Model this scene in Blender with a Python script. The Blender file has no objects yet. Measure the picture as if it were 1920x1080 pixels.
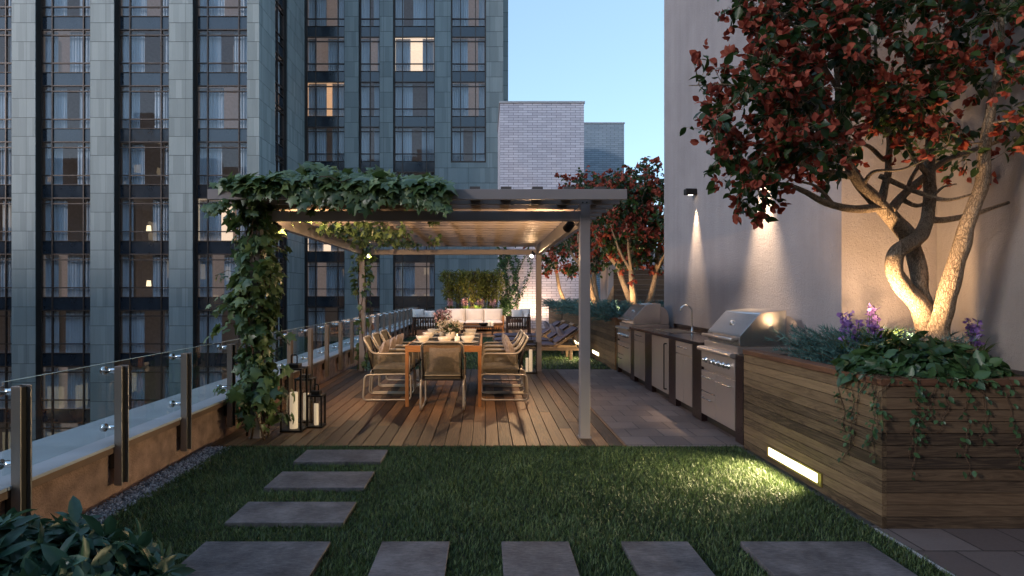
import bpy, math, random
import numpy as np
from mathutils import Vector, Matrix, noise as mnoise
R = math.radians
PI = math.pi
rnd = random.Random(7)
rng = np.random.default_rng(11)
scene = bpy.context.scene
col = scene.collection
F, VX, VY, EYE = 1100.0, 910.0, 551.0, 1.45      # focal length, vanishing point (px of the 1920 photo) and eye height


def P(px, py, Y):
    return Vector(((px - VX) * Y / F, Y, EYE - (py - VY) * Y / F))


# ------------------------------------------------------------------ materials
def newmat(name):
    m = bpy.data.materials.new(name)
    m.use_nodes = True
    m.node_tree.nodes.clear()
    return m, m.node_tree


def nd(t, typ, ins=None, **attrs):
    n = t.nodes.new(typ)
    for k, v in attrs.items():
        setattr(n, k, v)
    for k, v in (ins or {}).items():
        s = n.inputs[k]
        if isinstance(v, bpy.types.NodeSocket):
            t.links.new(v, s)
        else:
            s.default_value = v
    return n


def c4(c):
    return (c[0], c[1], c[2], 1.0)


def mt(t, op, a, b=0.0):
    return nd(t, 'ShaderNodeMath', {0: a, 1: b}, operation=op).outputs[0]


def mix(t, f, a, b, bt='MIX'):
    n = nd(t, 'ShaderNodeMix', {0: f}, data_type='RGBA', blend_type=bt)
    for k, v in ((6, a), (7, b)):
        if isinstance(v, bpy.types.NodeSocket):
            t.links.new(v, n.inputs[k])
        else:
            n.inputs[k].default_value = c4(v)
    return n.outputs[2]


def ramp(t, f, stops):
    n = nd(t, 'ShaderNodeValToRGB', {0: f})
    e = n.color_ramp.elements
    while len(e) < len(stops):
        e.new(0.5)
    for i, (p, c) in enumerate(stops):
        e[i].position = p
        e[i].color = c4(c) if not isinstance(c, (int, float)) else (c, c, c, 1)
    return n.outputs[0]


def coords(t):
    return nd(t, 'ShaderNodeTexCoord').outputs['Object']


def mapping(t, vec, scale=(1, 1, 1), loc=(0, 0, 0), rot=(0, 0, 0)):
    return nd(t, 'ShaderNodeMapping', {0: vec, 1: loc, 2: rot, 3: scale}).outputs[0]


def noise(t, vec, scale, detail=4, rough=.55, dist=0.0):
    return nd(t, 'ShaderNodeTexNoise', {'Vector': vec, 'Scale': scale, 'Detail': detail, 'Roughness': rough, 'Distortion': dist}).outputs['Fac']


def finish(m, t, base, rough=.5, metal=0.0, spec=.5, bump=None, bstr=.3, bdist=.01, emis=None, estr=0.0, extra=None):
    b = nd(t, 'ShaderNodeBsdfPrincipled')
    for k, v in (('Base Color', base), ('Roughness', rough), ('Metallic', metal), ('Specular IOR Level', spec)):
        if isinstance(v, bpy.types.NodeSocket):
            t.links.new(v, b.inputs[k])
        elif k == 'Base Color':
            b.inputs[k].default_value = c4(v)
        else:
            b.inputs[k].default_value = v
    if bump is not None:
        bn = nd(t, 'ShaderNodeBump', {'Strength': bstr, 'Distance': bdist, 'Height': bump})
        t.links.new(bn.outputs[0], b.inputs['Normal'])
    if emis is not None:
        b.inputs['Emission Color'].default_value = c4(emis)
        b.inputs['Emission Strength'].default_value = estr
    for k, v in (extra or {}).items():
        b.inputs[k].default_value = v
    o = nd(t, 'ShaderNodeOutputMaterial')
    t.links.new(b.outputs[0], o.inputs[0])
    return m


def plain(name, base, rough=.5, metal=0.0, var=.12, scale=6, bump=.1, bscale=60, bdist=.003, spec=.5, emis=None, estr=0.0, extra=None, stretch=(1, 1, 1)):
    m, t = newmat(name)
    v = coords(t)
    n1 = noise(t, mapping(t, v, stretch), scale, 5)
    lo = [c * (1 - var) for c in base]
    hi = [min(1, c * (1 + var)) for c in base]
    cc = ramp(t, n1, [(.3, lo), (.7, hi)])
    n2 = noise(t, mapping(t, v, stretch), bscale, 3)
    rg = mt(t, 'ADD', mt(t, 'MULTIPLY', n1, .16), rough - .08)
    return finish(m, t, cc, rg, metal, spec, n2, bump, bdist, emis, estr, extra)


def wood(name, dark, light, axis='Y', scale=1.0, rough=.5, spec=.4, bstr=.35, vary=.9):
    """boards: tone from the island (one island = one board), grain stretched along the board"""
    m, t = newmat(name)
    g = nd(t, 'ShaderNodeNewGeometry').outputs['Random Per Island']
    v = coords(t)
    off = nd(t, 'ShaderNodeCombineXYZ', {0: mt(t, 'MULTIPLY', g, 37.0), 1: mt(t, 'MULTIPLY', g, 71.0), 2: mt(t, 'MULTIPLY', g, 13.0)}).outputs[0]
    v = nd(t, 'ShaderNodeVectorMath', {0: v, 1: off}, operation='ADD').outputs[0]
    s = {'X': (.06, 1, 1), 'Y': (1, .06, 1), 'Z': (1, 1, .06)}[axis]
    vg = mapping(t, v, s)
    fine = noise(t, vg, 90 * scale, 5, .65)
    fig = noise(t, mapping(t, v, tuple(.5 if q == .06 * 1 else 1 for q in s) if False else s), 14 * scale, 4, .6, 1.6)
    big = noise(t, v, 1.3, 3)
    rings = mt(t, 'FRACT', mt(t, 'MULTIPLY', fig, 7.0))
    rings = mt(t, 'ABSOLUTE', mt(t, 'SUBTRACT', rings, .5))
    f = mt(t, 'ADD', mt(t, 'MULTIPLY', fine, .75), mt(t, 'MULTIPLY', rings, .6))
    f = mt(t, 'ADD', mt(t, 'SUBTRACT', f, .15), mt(t, 'MULTIPLY', mt(t, 'SUBTRACT', g, .5), vary))
    f = mt(t, 'ADD', f, mt(t, 'MULTIPLY', mt(t, 'SUBTRACT', big, .5), .5))
    mid = [(a + b) / 2 for a, b in zip(dark, light)]
    cc = ramp(t, f, [(.12, dark), (.50, mid), (.92, light)])
    hue = mix(t, mt(t, 'MULTIPLY', g, .35), cc, (mid[0] * 1.25, mid[1] * .95, mid[2] * .7))
    return finish(m, t, hue, mt(t, 'ADD', mt(t, 'MULTIPLY', fine, .25), rough - .12), 0, spec, f, bstr, .004)


def leafmat(name, c1, c2, rough=.45, trans=.3, tcol=None, spec=.4, c3=None):
    m, t = newmat(name)
    g = nd(t, 'ShaderNodeNewGeometry').outputs['Random Per Island']
    v = coords(t)
    n1 = noise(t, v, 1.6, 2)
    n2 = noise(t, v, 45, 3)
    f = mt(t, 'ADD', mt(t, 'MULTIPLY', g, .8), mt(t, 'MULTIPLY', mt(t, 'SUBTRACT', n1, .5), .7))
    f = mt(t, 'ADD', f, mt(t, 'MULTIPLY', mt(t, 'SUBTRACT', n2, .5), .3))
    st = [(.1, c1), (.75, c2)]
    if c3:
        st += [(.97, c3)]
    cc = ramp(t, f, st)
    b = nd(t, 'ShaderNodeBsdfPrincipled', {'Base Color': cc, 'Roughness': rough, 'Specular IOR Level': spec})
    bn = nd(t, 'ShaderNodeBump', {'Strength': .25, 'Distance': .004, 'Height': n2})
    t.links.new(bn.outputs[0], b.inputs['Normal'])
    tr = nd(t, 'ShaderNodeBsdfTranslucent', {'Color': mix(t, .5, cc, tcol or c2)})
    mx = nd(t, 'ShaderNodeMixShader', {0: trans, 1: b.outputs[0], 2: tr.outputs[0]})
    o = nd(t, 'ShaderNodeOutputMaterial', {0: mx.outputs[0]})
    return m


def glassmat(name, tint=(.9, .95, .95), ior=1.45, rough=0.0, refl=(1, 1, 1)):
    m, t = newmat(name)
    v = coords(t)
    smudge = noise(t, v, 3.0, 4)
    fr = nd(t, 'ShaderNodeFresnel', {'IOR': ior}).outputs[0]
    fr = mt(t, 'MULTIPLY', fr, mt(t, 'SUBTRACT', 1.0, nd(t, 'ShaderNodeNewGeometry').outputs['Backfacing']))
    tr = nd(t, 'ShaderNodeBsdfTransparent', {0: c4(tint)})
    gl = nd(t, 'ShaderNodeBsdfGlossy', {'Color': c4(refl), 'Roughness': mt(t, 'MULTIPLY', smudge, rough)})
    mx = nd(t, 'ShaderNodeMixShader', {0: fr, 1: tr.outputs[0], 2: gl.outputs[0]})
    nd(t, 'ShaderNodeOutputMaterial', {0: mx.outputs[0]})
    return m


def emit(name, colr, strength):
    m, t = newmat(name)
    e = nd(t, 'ShaderNodeEmission', {0: c4(colr), 1: strength})
    nd(t, 'ShaderNodeOutputMaterial', {0: e.outputs[0]})
    return m


def uz(t):
    """(x + y, z): runs along any upright wall that follows one axis"""
    s = nd(t, 'ShaderNodeSeparateXYZ', {0: coords(t)})
    return mt(t, 'ADD', s.outputs[0], s.outputs[1]), s.outputs[2]


def stone_panels(name):
    m, t = newmat(name)
    u, z = uz(t)
    z2 = mt(t, 'DIVIDE', mt(t, 'SUBTRACT', z, -30.77 - .0), 1.0333)
    u2 = mt(t, 'DIVIDE', u, .31)
    row = mt(t, 'FLOOR', z2)
    strip = mt(t, 'FLOOR', mt(t, 'ADD', u2, mt(t, 'MULTIPLY', row, .37)))
    wn = nd(t, 'ShaderNodeTexWhiteNoise', {'Vector': nd(t, 'ShaderNodeCombineXYZ', {0: strip, 1: row}).outputs[0]}, noise_dimensions='2D').outputs[0]
    vv = nd(t, 'ShaderNodeCombineXYZ', {0: u, 1: 0.0, 2: z}).outputs[0]
    streak = noise(t, mapping(t, vv, (1, 1, .05)), 26, 4, .6)
    big = noise(t, vv, .22, 3)
    f = mt(t, 'ADD', mt(t, 'MULTIPLY', wn, .55), mt(t, 'MULTIPLY', streak, .4))
    f = mt(t, 'ADD', f, mt(t, 'MULTIPLY', mt(t, 'SUBTRACT', big, .5), .5))
    cc = ramp(t, f, [(.1, (.195, .222, .218)), (.5, (.255, .287, .28)), (.95, (.325, .355, .345))])
    fz = mt(t, 'FRACT', z2)
    j = mt(t, 'LESS_THAN', fz, .022)
    u3 = mt(t, 'FRACT', mt(t, 'DIVIDE', u, 1.45))
    j = mt(t, 'MAXIMUM', j, mt(t, 'LESS_THAN', u3, .008))
    cc = mix(t, j, cc, (.05, .06, .06))
    return finish(m, t, cc, .55, 0, .35, mt(t, 'SUBTRACT', 1.0, j), .6, .02)


def bricks(name, c1, c2, mortar, bw, rh, ms=.007, rough=.35, spec=.5, horizontal=False, off=.5):
    m, t = newmat(name)
    if horizontal:
        vv = coords(t)
    else:
        u, z = uz(t)
        vv = nd(t, 'ShaderNodeCombineXYZ', {0: u, 1: z, 2: 0.0}).outputs[0]
    b = nd(t, 'ShaderNodeTexBrick', {'Vector': vv, 'Color1': c4(c1), 'Color2': c4(c2), 'Mortar': c4(mortar), 'Scale': 1.0, 'Mortar Size': ms,
                                     'Mortar Smooth': .1, 'Bias': 0.0, 'Brick Width': bw, 'Row Height': rh}, offset=off)
    n1 = noise(t, vv, 5, 5)
    n2 = noise(t, vv, 60, 4, .7)
    cc = mix(t, .5, b.outputs[0], ramp(t, n1, [(.25, [c * .72 for c in c1]), (.75, c2)]), 'MULTIPLY') if False else mix(t, mt(t, 'MULTIPLY', n1, .35), b.outputs[0], [c * .75 for c in c1])
    h = mt(t, 'ADD', mt(t, 'SUBTRACT', 1.0, b.outputs[1]), mt(t, 'MULTIPLY', n2, .25))
    return finish(m, t, cc, mt(t, 'ADD', mt(t, 'MULTIPLY', n2, .3), rough - .1), 0, spec, h, .5, .006)


def facade(name, base, warm, lit_share, wx=2.2, wz=3.3):
    """far office / flat fronts: grid of windows, a few of them lit"""
    m, t = newmat(name)
    u, z = uz(t)
    a, b = mt(t, 'DIVIDE', u, wx), mt(t, 'DIVIDE', z, wz)
    fa, fb = mt(t, 'FRACT', a), mt(t, 'FRACT', b)
    win = mt(t, 'MULTIPLY', mt(t, 'MULTIPLY', mt(t, 'GREATER_THAN', fa, .28), mt(t, 'LESS_THAN', fa, .72)),
             mt(t, 'MULTIPLY', mt(t, 'GREATER_THAN', fb, .3), mt(t, 'LESS_THAN', fb, .8)))
    wn = nd(t, 'ShaderNodeTexWhiteNoise', {'Vector': nd(t, 'ShaderNodeCombineXYZ', {0: mt(t, 'FLOOR', a), 1: mt(t, 'FLOOR', b)}).outputs[0]}, noise_dimensions='2D').outputs[0]
    lit = mt(t, 'MULTIPLY', win, mt(t, 'LESS_THAN', wn, lit_share))
    cc = mix(t, win, base, (.02, .025, .03))
    bs = nd(t, 'ShaderNodeBsdfPrincipled', {'Base Color': cc, 'Roughness': .6})
    em = nd(t, 'ShaderNodeEmission', {0: c4(warm), 1: .35})
    mx = nd(t, 'ShaderNodeMixShader', {0: lit, 1: bs.outputs[0], 2: em.outputs[0]})
    nd(t, 'ShaderNodeOutputMaterial', {0: mx.outputs[0]})
    return m


def stucco(name, base, bscale=120):
    m, t = newmat(name)
    v = coords(t)
    n1 = noise(t, v, 1.1, 5, .6)
    n2 = noise(t, v, bscale, 4, .65)
    n3 = noise(t, v, bscale * .28, 3)
    ns = noise(t, mapping(t, v, (1, 1, .06)), 5, 5, .65)
    f = mt(t, 'ADD', mt(t, 'MULTIPLY', n1, .5), mt(t, 'ADD', mt(t, 'MULTIPLY', n2, .32), mt(t, 'MULTIPLY', ns, .3)))
    cc = ramp(t, f, [(.36, [c * .74 for c in base]), (.76, [c * 1.14 for c in base])])
    return finish(m, t, cc, .9, 0, .2, mt(t, 'ADD', n2, mt(t, 'MULTIPLY', n3, .8)), .75, .012)


def bark(name, c1, c2):
    m, t = newmat(name)
    v = coords(t)
    wob = nd(t, 'ShaderNodeTexNoise', {'Vector': v, 'Scale': 22.0, 'Detail': 3.0}).outputs['Color']
    vw = nd(t, 'ShaderNodeVectorMath', {0: v, 1: nd(t, 'ShaderNodeVectorMath', {0: wob, 1: (.05, .05, .03)}, operation='MULTIPLY').outputs[0]}, operation='ADD').outputs[0]
    vo = nd(t, 'ShaderNodeTexVoronoi', {'Vector': mapping(t, vw, (1, 1, .28)), 'Scale': 75.0}, feature='DISTANCE_TO_EDGE').outputs['Distance']
    n2 = noise(t, mapping(t, v, (1, 1, .4)), 40, 6, .75)
    n4 = noise(t, v, 7, 3)
    h = mt(t, 'ADD', mt(t, 'MINIMUM', mt(t, 'MULTIPLY', vo, 2.6), .34), mt(t, 'MULTIPLY', n2, .95))
    h = mt(t, 'ADD', h, mt(t, 'MULTIPLY', mt(t, 'SUBTRACT', n4, .5), .5))
    cc = ramp(t, h, [(.25, c1), (.95, c2)])
    return finish(m, t, cc, .9, 0, .2, h, 1.0, .02)


MAT = {}
MAT['stone'] = stone_panels('green_grey_stone_panels')
MAT['spandrel'] = plain('dark_glazed_spandrel', (.022, .028, .038), .12, 0, .2, 2, .02, 6, spec=.9)
MAT['bronze'] = plain('bronze_window_frame', (.075, .055, .045), .4, .4, .15, 8)
MAT['bronze_dark'] = plain('dark_window_reveal', (.03, .028, .026), .5, .2, .15, 8)
MAT['win_glass'] = glassmat('reflective_window_glass', (.86, .90, .94), 1.6, .03)
MAT['rail_glass'] = glassmat('balustrade_glass', (.90, .945, .94), 1.6, .01)
MAT['glass_edge'] = plain('pale_glass_edge', (.45, .55, .52), .2, 0, .1, 5)
MAT['clear_glass'] = glassmat('clear_thin_glass', (.96, .97, .97), 1.35, .02)
MAT['curtain'] = plain('pale_curtain_fabric', (.68, .64, .60), .9, 0, .12, 3, .1, 80, stretch=(1, 1, .1), emis=(.75, .78, 1.0), estr=.0)
MAT['room_dark'] = plain('dim_room', (.30, .25, .24), .9, emis=(1, .72, .55), estr=.005)
MAT['room_dim'] = plain('softly_lit_room', (.36, .30, .29), .9, emis=(1, .76, .64), estr=.022)
MAT['room_lit'] = plain('warm_lit_room', (.5, .35, .22), .9, emis=(1, .62, .36), estr=.10)
MAT['room_pale'] = plain('pale_lit_room', (.5, .45, .4), .9, emis=(1, .72, .50), estr=.17)
MAT['lampglow'] = emit('lamp_shade_glow', (1, .74, .42), .4)
MAT['brick'] = bricks('white_glazed_brick', (.50, .48, .54), (.66, .64, .70), (.10, .10, .12), .40, .104, .0085, .4)
MAT['brick_far'] = bricks('blue_grey_brick', (.24, .29, .33), (.33, .38, .43), (.08, .10, .12), .40, .104, .0085, .4)
MAT['stucco'] = stucco('grey_stucco', (.375, .335, .33))
MAT['stucco_warm'] = stucco('taupe_stucco', (.34, .30, .27))
MAT['parapet'] = plain('rough_terracotta_render', (.25, .16, .125), .92, 0, .35, 9, .9, 90, .01, spec=.15)
MAT['capstone'] = plain('pale_grey_coping', (.36, .37, .385), .55, 0, .12, 3, .2, 60)
MAT['capedge'] = plain('bronze_coping_edge', (.16, .10, .07), .55, .2, .2, 4)
MAT['steel_post'] = plain('bronze_steel_post', (.27, .235, .21), .36, .6, .15, 3, .05, 40, stretch=(1, 1, .1))
MAT['steel_dark'] = plain('dark_steel_channel', (.05, .045, .04), .35, .6, .1, 3)
MAT['chrome'] = plain('polished_steel', (.75, .74, .72), .14, 1.0, .05, 5, .0)
MAT['pergola'] = plain('taupe_powder_coated_aluminium', (.29, .255, .245), .42, .15, .06, 2, .04, 150, spec=.4)
MAT['pergola_slat'] = plain('taupe_louvre_slat', (.25, .205, .18), .5, .1, .08, 2, .04, 150, spec=.35)
MAT['batten'] = plain('dark_roof_batten', (.09, .075, .07), .55, 0, .15, 3)
MAT['deck'] = wood('hardwood_deck', (.030, .016, .008), (.335, .182, .080), 'Y', .8, .5, .35, .5)
MAT['planter_wood'] = wood('weathered_planter_boards', (.036, .025, .016), (.29, .205, .118), 'Y', 1.0, .62, .3, .5, .55)
MAT['planter_wood_x'] = wood('weathered_planter_boards_across', (.036, .025, .018), (.22, .15, .092), 'X', 1.0, .62, .3, .5, .5)
MAT['cap_wood'] = wood('reddish_cap_boards', (.085, .04, .023), (.27, .125, .065), 'Y', 1.0, .5, .4)
MAT['cap_wood_x'] = wood('reddish_cap_boards_across', (.085, .04, .023), (.27, .125, .065), 'X', 1.0, .5, .4)
MAT['teak_x'] = wood('teak_across', (.26, .115, .042), (.50, .25, .10), 'X', 1.2, .45, .4, .15)
MAT['teak_y'] = wood('teak_along', (.26, .115, .042), (.50, .25, .10), 'Y', 1.2, .45, .4, .15)
MAT['teak_z'] = wood('teak_upright', (.26, .115, .042), (.50, .25, .10), 'Z', 1.2, .45, .4, .15)
MAT['dark_wood'] = wood('dark_stained_wood', (.035, .018, .012), (.11, .058, .038), 'Z', 1.2, .5, .4, .15)
MAT['lounge_wood'] = wood('grey_teak', (.16, .10, .06), (.34, .235, .16), 'X', 1.2, .55, .3, .15)
MAT['tile'] = bricks('grained_porcelain_paving', (.12, .092, .086), (.19, .152, .142), (.035, .03, .03), .33, .33, .006, .5, .4, True, .5)
MAT['street'] = plain('dark_street', (.05, .05, .052), .9, 0, .3, .2)
MAT['concrete'] = plain('grey_concrete', (.22, .21, .21), .85, 0, .2, 2, .3, 50)
MAT['soil'] = plain('dark_soil', (.028, .02, .015), .95, 0, .4, 12, 1.0, 40, .02)
MAT['turf'] = plain('turf_base', (.012, .02, .008), .95, 0, .4, 30, .8, 120, .01)
MAT['granite'] = plain('black_polished_granite', (.018, .011, .012), .12, 0, .5, 120, .02, 200, spec=.7)
MAT['granite_side'] = plain('dark_red_granite_pier', (.016, .008, .009), .3, 0, .5, 60, .05, 200, spec=.5)
MAT['inox'] = plain('brushed_stainless', (.52, .46, .43), .34, .72, .05, 2, .06, 30, .002, stretch=(1, .05, 1))
MAT['inox_dark'] = plain('brushed_stainless_hood', (.60, .575, .56), .22, .9, .04, 2, .04, 30, .002, stretch=(1, .05, 1))
MAT['black_metal'] = plain('black_metal', (.016, .014, .013), .45, .4, .1, 5)
MAT['chair_tube'] = plain('champagne_coated_tube', (.46, .40, .32), .36, .35, .05, 4, .02, 100)
MAT['weave'] = plain('taupe_cord_weave', (.17, .145, .10), .85, 0, .2, 40, .3, 150)
MAT['seat_fabric'] = plain('taupe_seat_fabric', (.30, .26, .195), .92, 0, .12, 20, .6, 260, .003)
MAT['cushion_brown'] = plain('mottled_beige_cushion', (.34, .27, .225), .92, 0, .4, 24, .5, 220, .003)
MAT['white_fabric'] = plain('off_white_cushion', (.72, .66, .60), .92, 0, .06, 5, .4, 160, .003)
MAT['lounger_fabric'] = plain('plum_grey_cushion', (.12, .09, .108), .92, 0, .15, 8, .5, 200, .003)
MAT['grey_pillow'] = plain('grey_mauve_pillow', (.235, .19, .20), .92, 0, .2, 12, .5, 200, .003)
MAT['ceramic'] = plain('cream_glazed_ceramic', (.74, .67, .56), .22, 0, .04, 4, .02, 30, spec=.6)
MAT['slate'] = plain('dark_slate_top', (.03, .03, .03), .25, 0, .3, 12, .05, 80)
MAT['mat'] = plain('charcoal_placemat', (.045, .038, .032), .9, 0, .2, 40, .5, 300)
MAT['candle'] = plain('ivory_candle_wax', (.80, .72, .60), .5, 0, .03, 5, .03, 30, emis=(1, .70, .42), estr=.085)  # faint glow put into the wax so the candles look brighter
MAT['candle_flame'] = emit('candle_flame', (1, .62, .25), 2.5)
MAT['slab'] = bricks('weathered_slab', (.125, .112, .118), (.125, .112, .118), (.12, .11, .115), 9, 9, .0, .75, .3, True)
MAT['gravel'] = None
MAT['ivy'] = leafmat('ivy_leaves', (.042, .085, .030), (.165, .235, .09), .36, .22, (.18, .24, .05), .5, (.30, .34, .16))
MAT['ivy_top'] = MAT['ivy']
MAT['boug_leaf'] = leafmat('glossy_green_leaves', (.012, .034, .010), (.04, .075, .02), .4, .25, (.10, .16, .02), .4)
MAT['bract'] = leafmat('red_bracts', (.20, .038, .022), (.43, .12, .075), .6, .3, (.5, .07, .05), .2, (.50, .17, .11))
MAT['shrub'] = leafmat('dark_shrub_leaves', (.018, .05, .018), (.06, .125, .045), .38, .22, (.1, .18, .04), .45)
MAT['shrub_blue'] = leafmat('blue_green_leaves', (.02, .06, .042), (.06, .13, .085), .36, .2, (.06, .14, .05), .45)
MAT['juniper'] = leafmat('blue_juniper_needles', (.035, .095, .095), (.11, .22, .205), .7, .1, (.1, .2, .17), .2)
MAT['bamboo_leaf'] = leafmat('bamboo_leaves', (.05, .065, .012), (.16, .175, .035), .6, .3, (.22, .22, .04), .3)
MAT['blade'] = leafmat('lawn_blades', (.014, .034, .010), (.125, .185, .06), .5, .25, (.1, .16, .04), .4, (.27, .29, .14))
MAT['strap'] = leafmat('strap_leaves', (.03, .07, .012), (.10, .15, .03), .45, .3, (.16, .22, .03), .4)
MAT['purple'] = leafmat('purple_petals', (.16, .08, .30), (.40, .26, .58), .6, .3, (.5, .3, .7), .2)
MAT['pinkish'] = leafmat('pale_pink_petals', (.35, .20, .26), (.62, .45, .48), .6, .3, (.6, .4, .4), .2)
MAT['cream_petal'] = leafmat('cream_petals', (.55, .47, .38), (.80, .72, .60), .6, .3, (.8, .7, .5), .2, (.75, .45, .35))
MAT['bark'] = bark('cracked_pale_bark', (.10, .065, .04), (.44, .34, .235))
MAT['vine_bark'] = bark('vine_bark', (.05, .03, .02), (.17, .11, .07))
MAT['diffuser'] = emit('strip_light_diffuser', (1, .84, .50), 1.0)
MAT['brass'] = plain('brass_light_frame', (.42, .33, .13), .35, .8, .1, 6)
MAT['spot_face'] = emit('spotlight_face', (1, .86, .66), 1.4)
MAT['sconce_face'] = emit('sconce_face', (1, .82, .60), 1.5)
_m, _t = newmat('grey_gravel')
_g = nd(_t, 'ShaderNodeNewGeometry').outputs['Random Per Island']
MAT['gravel'] = finish(_m, _t, ramp(_t, _g, [(0, (.10, .10, .11)), (.6, (.26, .26, .27)), (1, (.46, .46, .46))]), .85)
# slabs: extra stains
_m, _t = newmat('stained_concrete_slab')
_v = coords(_t)
_n1, _n2, _n3 = noise(_t, _v, 3.2, 6, .7), noise(_t, mapping(_t, _v, (1, 6, 1)), 22, 5, .7), noise(_t, _v, 140, 3)
_f = mt(_t, 'ADD', mt(_t, 'MULTIPLY', _n1, .6), mt(_t, 'MULTIPLY', _n2, .4))
MAT['slab'] = finish(_m, _t, ramp(_t, _f, [(.36, (.034, .031, .034)), (.5, (.105, .094, .097)), (.64, (.20, .18, .184))]), .72, 0, .35, mt(_t, 'ADD', _n2, mt(_t, 'MULTIPLY', _n3, .6)), .5, .005)


# ------------------------------------------------------------------ scene graph helpers
def tag(o, label=None, cat=None, group=None, kind=None):
    if label: o['label'] = label
    if cat: o['category'] = cat
    if group: o['group'] = group
    if kind: o['kind'] = kind
    return o


def thing(name, label, cat, loc=(0, 0, 0), rotz=0.0, group=None):
    o = bpy.data.objects.new(name, None)
    o.empty_display_size = .2
    col.objects.link(o)
    o.location = loc
    o.rotation_euler = (0, 0, rotz)
    return tag(o, label, cat, group)


def origin_of(o):
    v = Vector((0, 0, 0))
    while o is not None:
        v += o.location
        o = o.parent
    return v


def copy_tree(o, parent=None):
    c = o.copy()
    col.objects.link(c)
    if parent is not None:
        c.parent = parent
    for ch in list(o.children):
        copy_tree(ch, c)
    return c


def dup(o, loc, rotz=0.0, label=None, group=None):
    c = copy_tree(o)
    c.location = loc
    c.rotation_euler = (0, 0, rotz)
    if label: c['label'] = label
    if group: c['group'] = group
    return c


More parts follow.
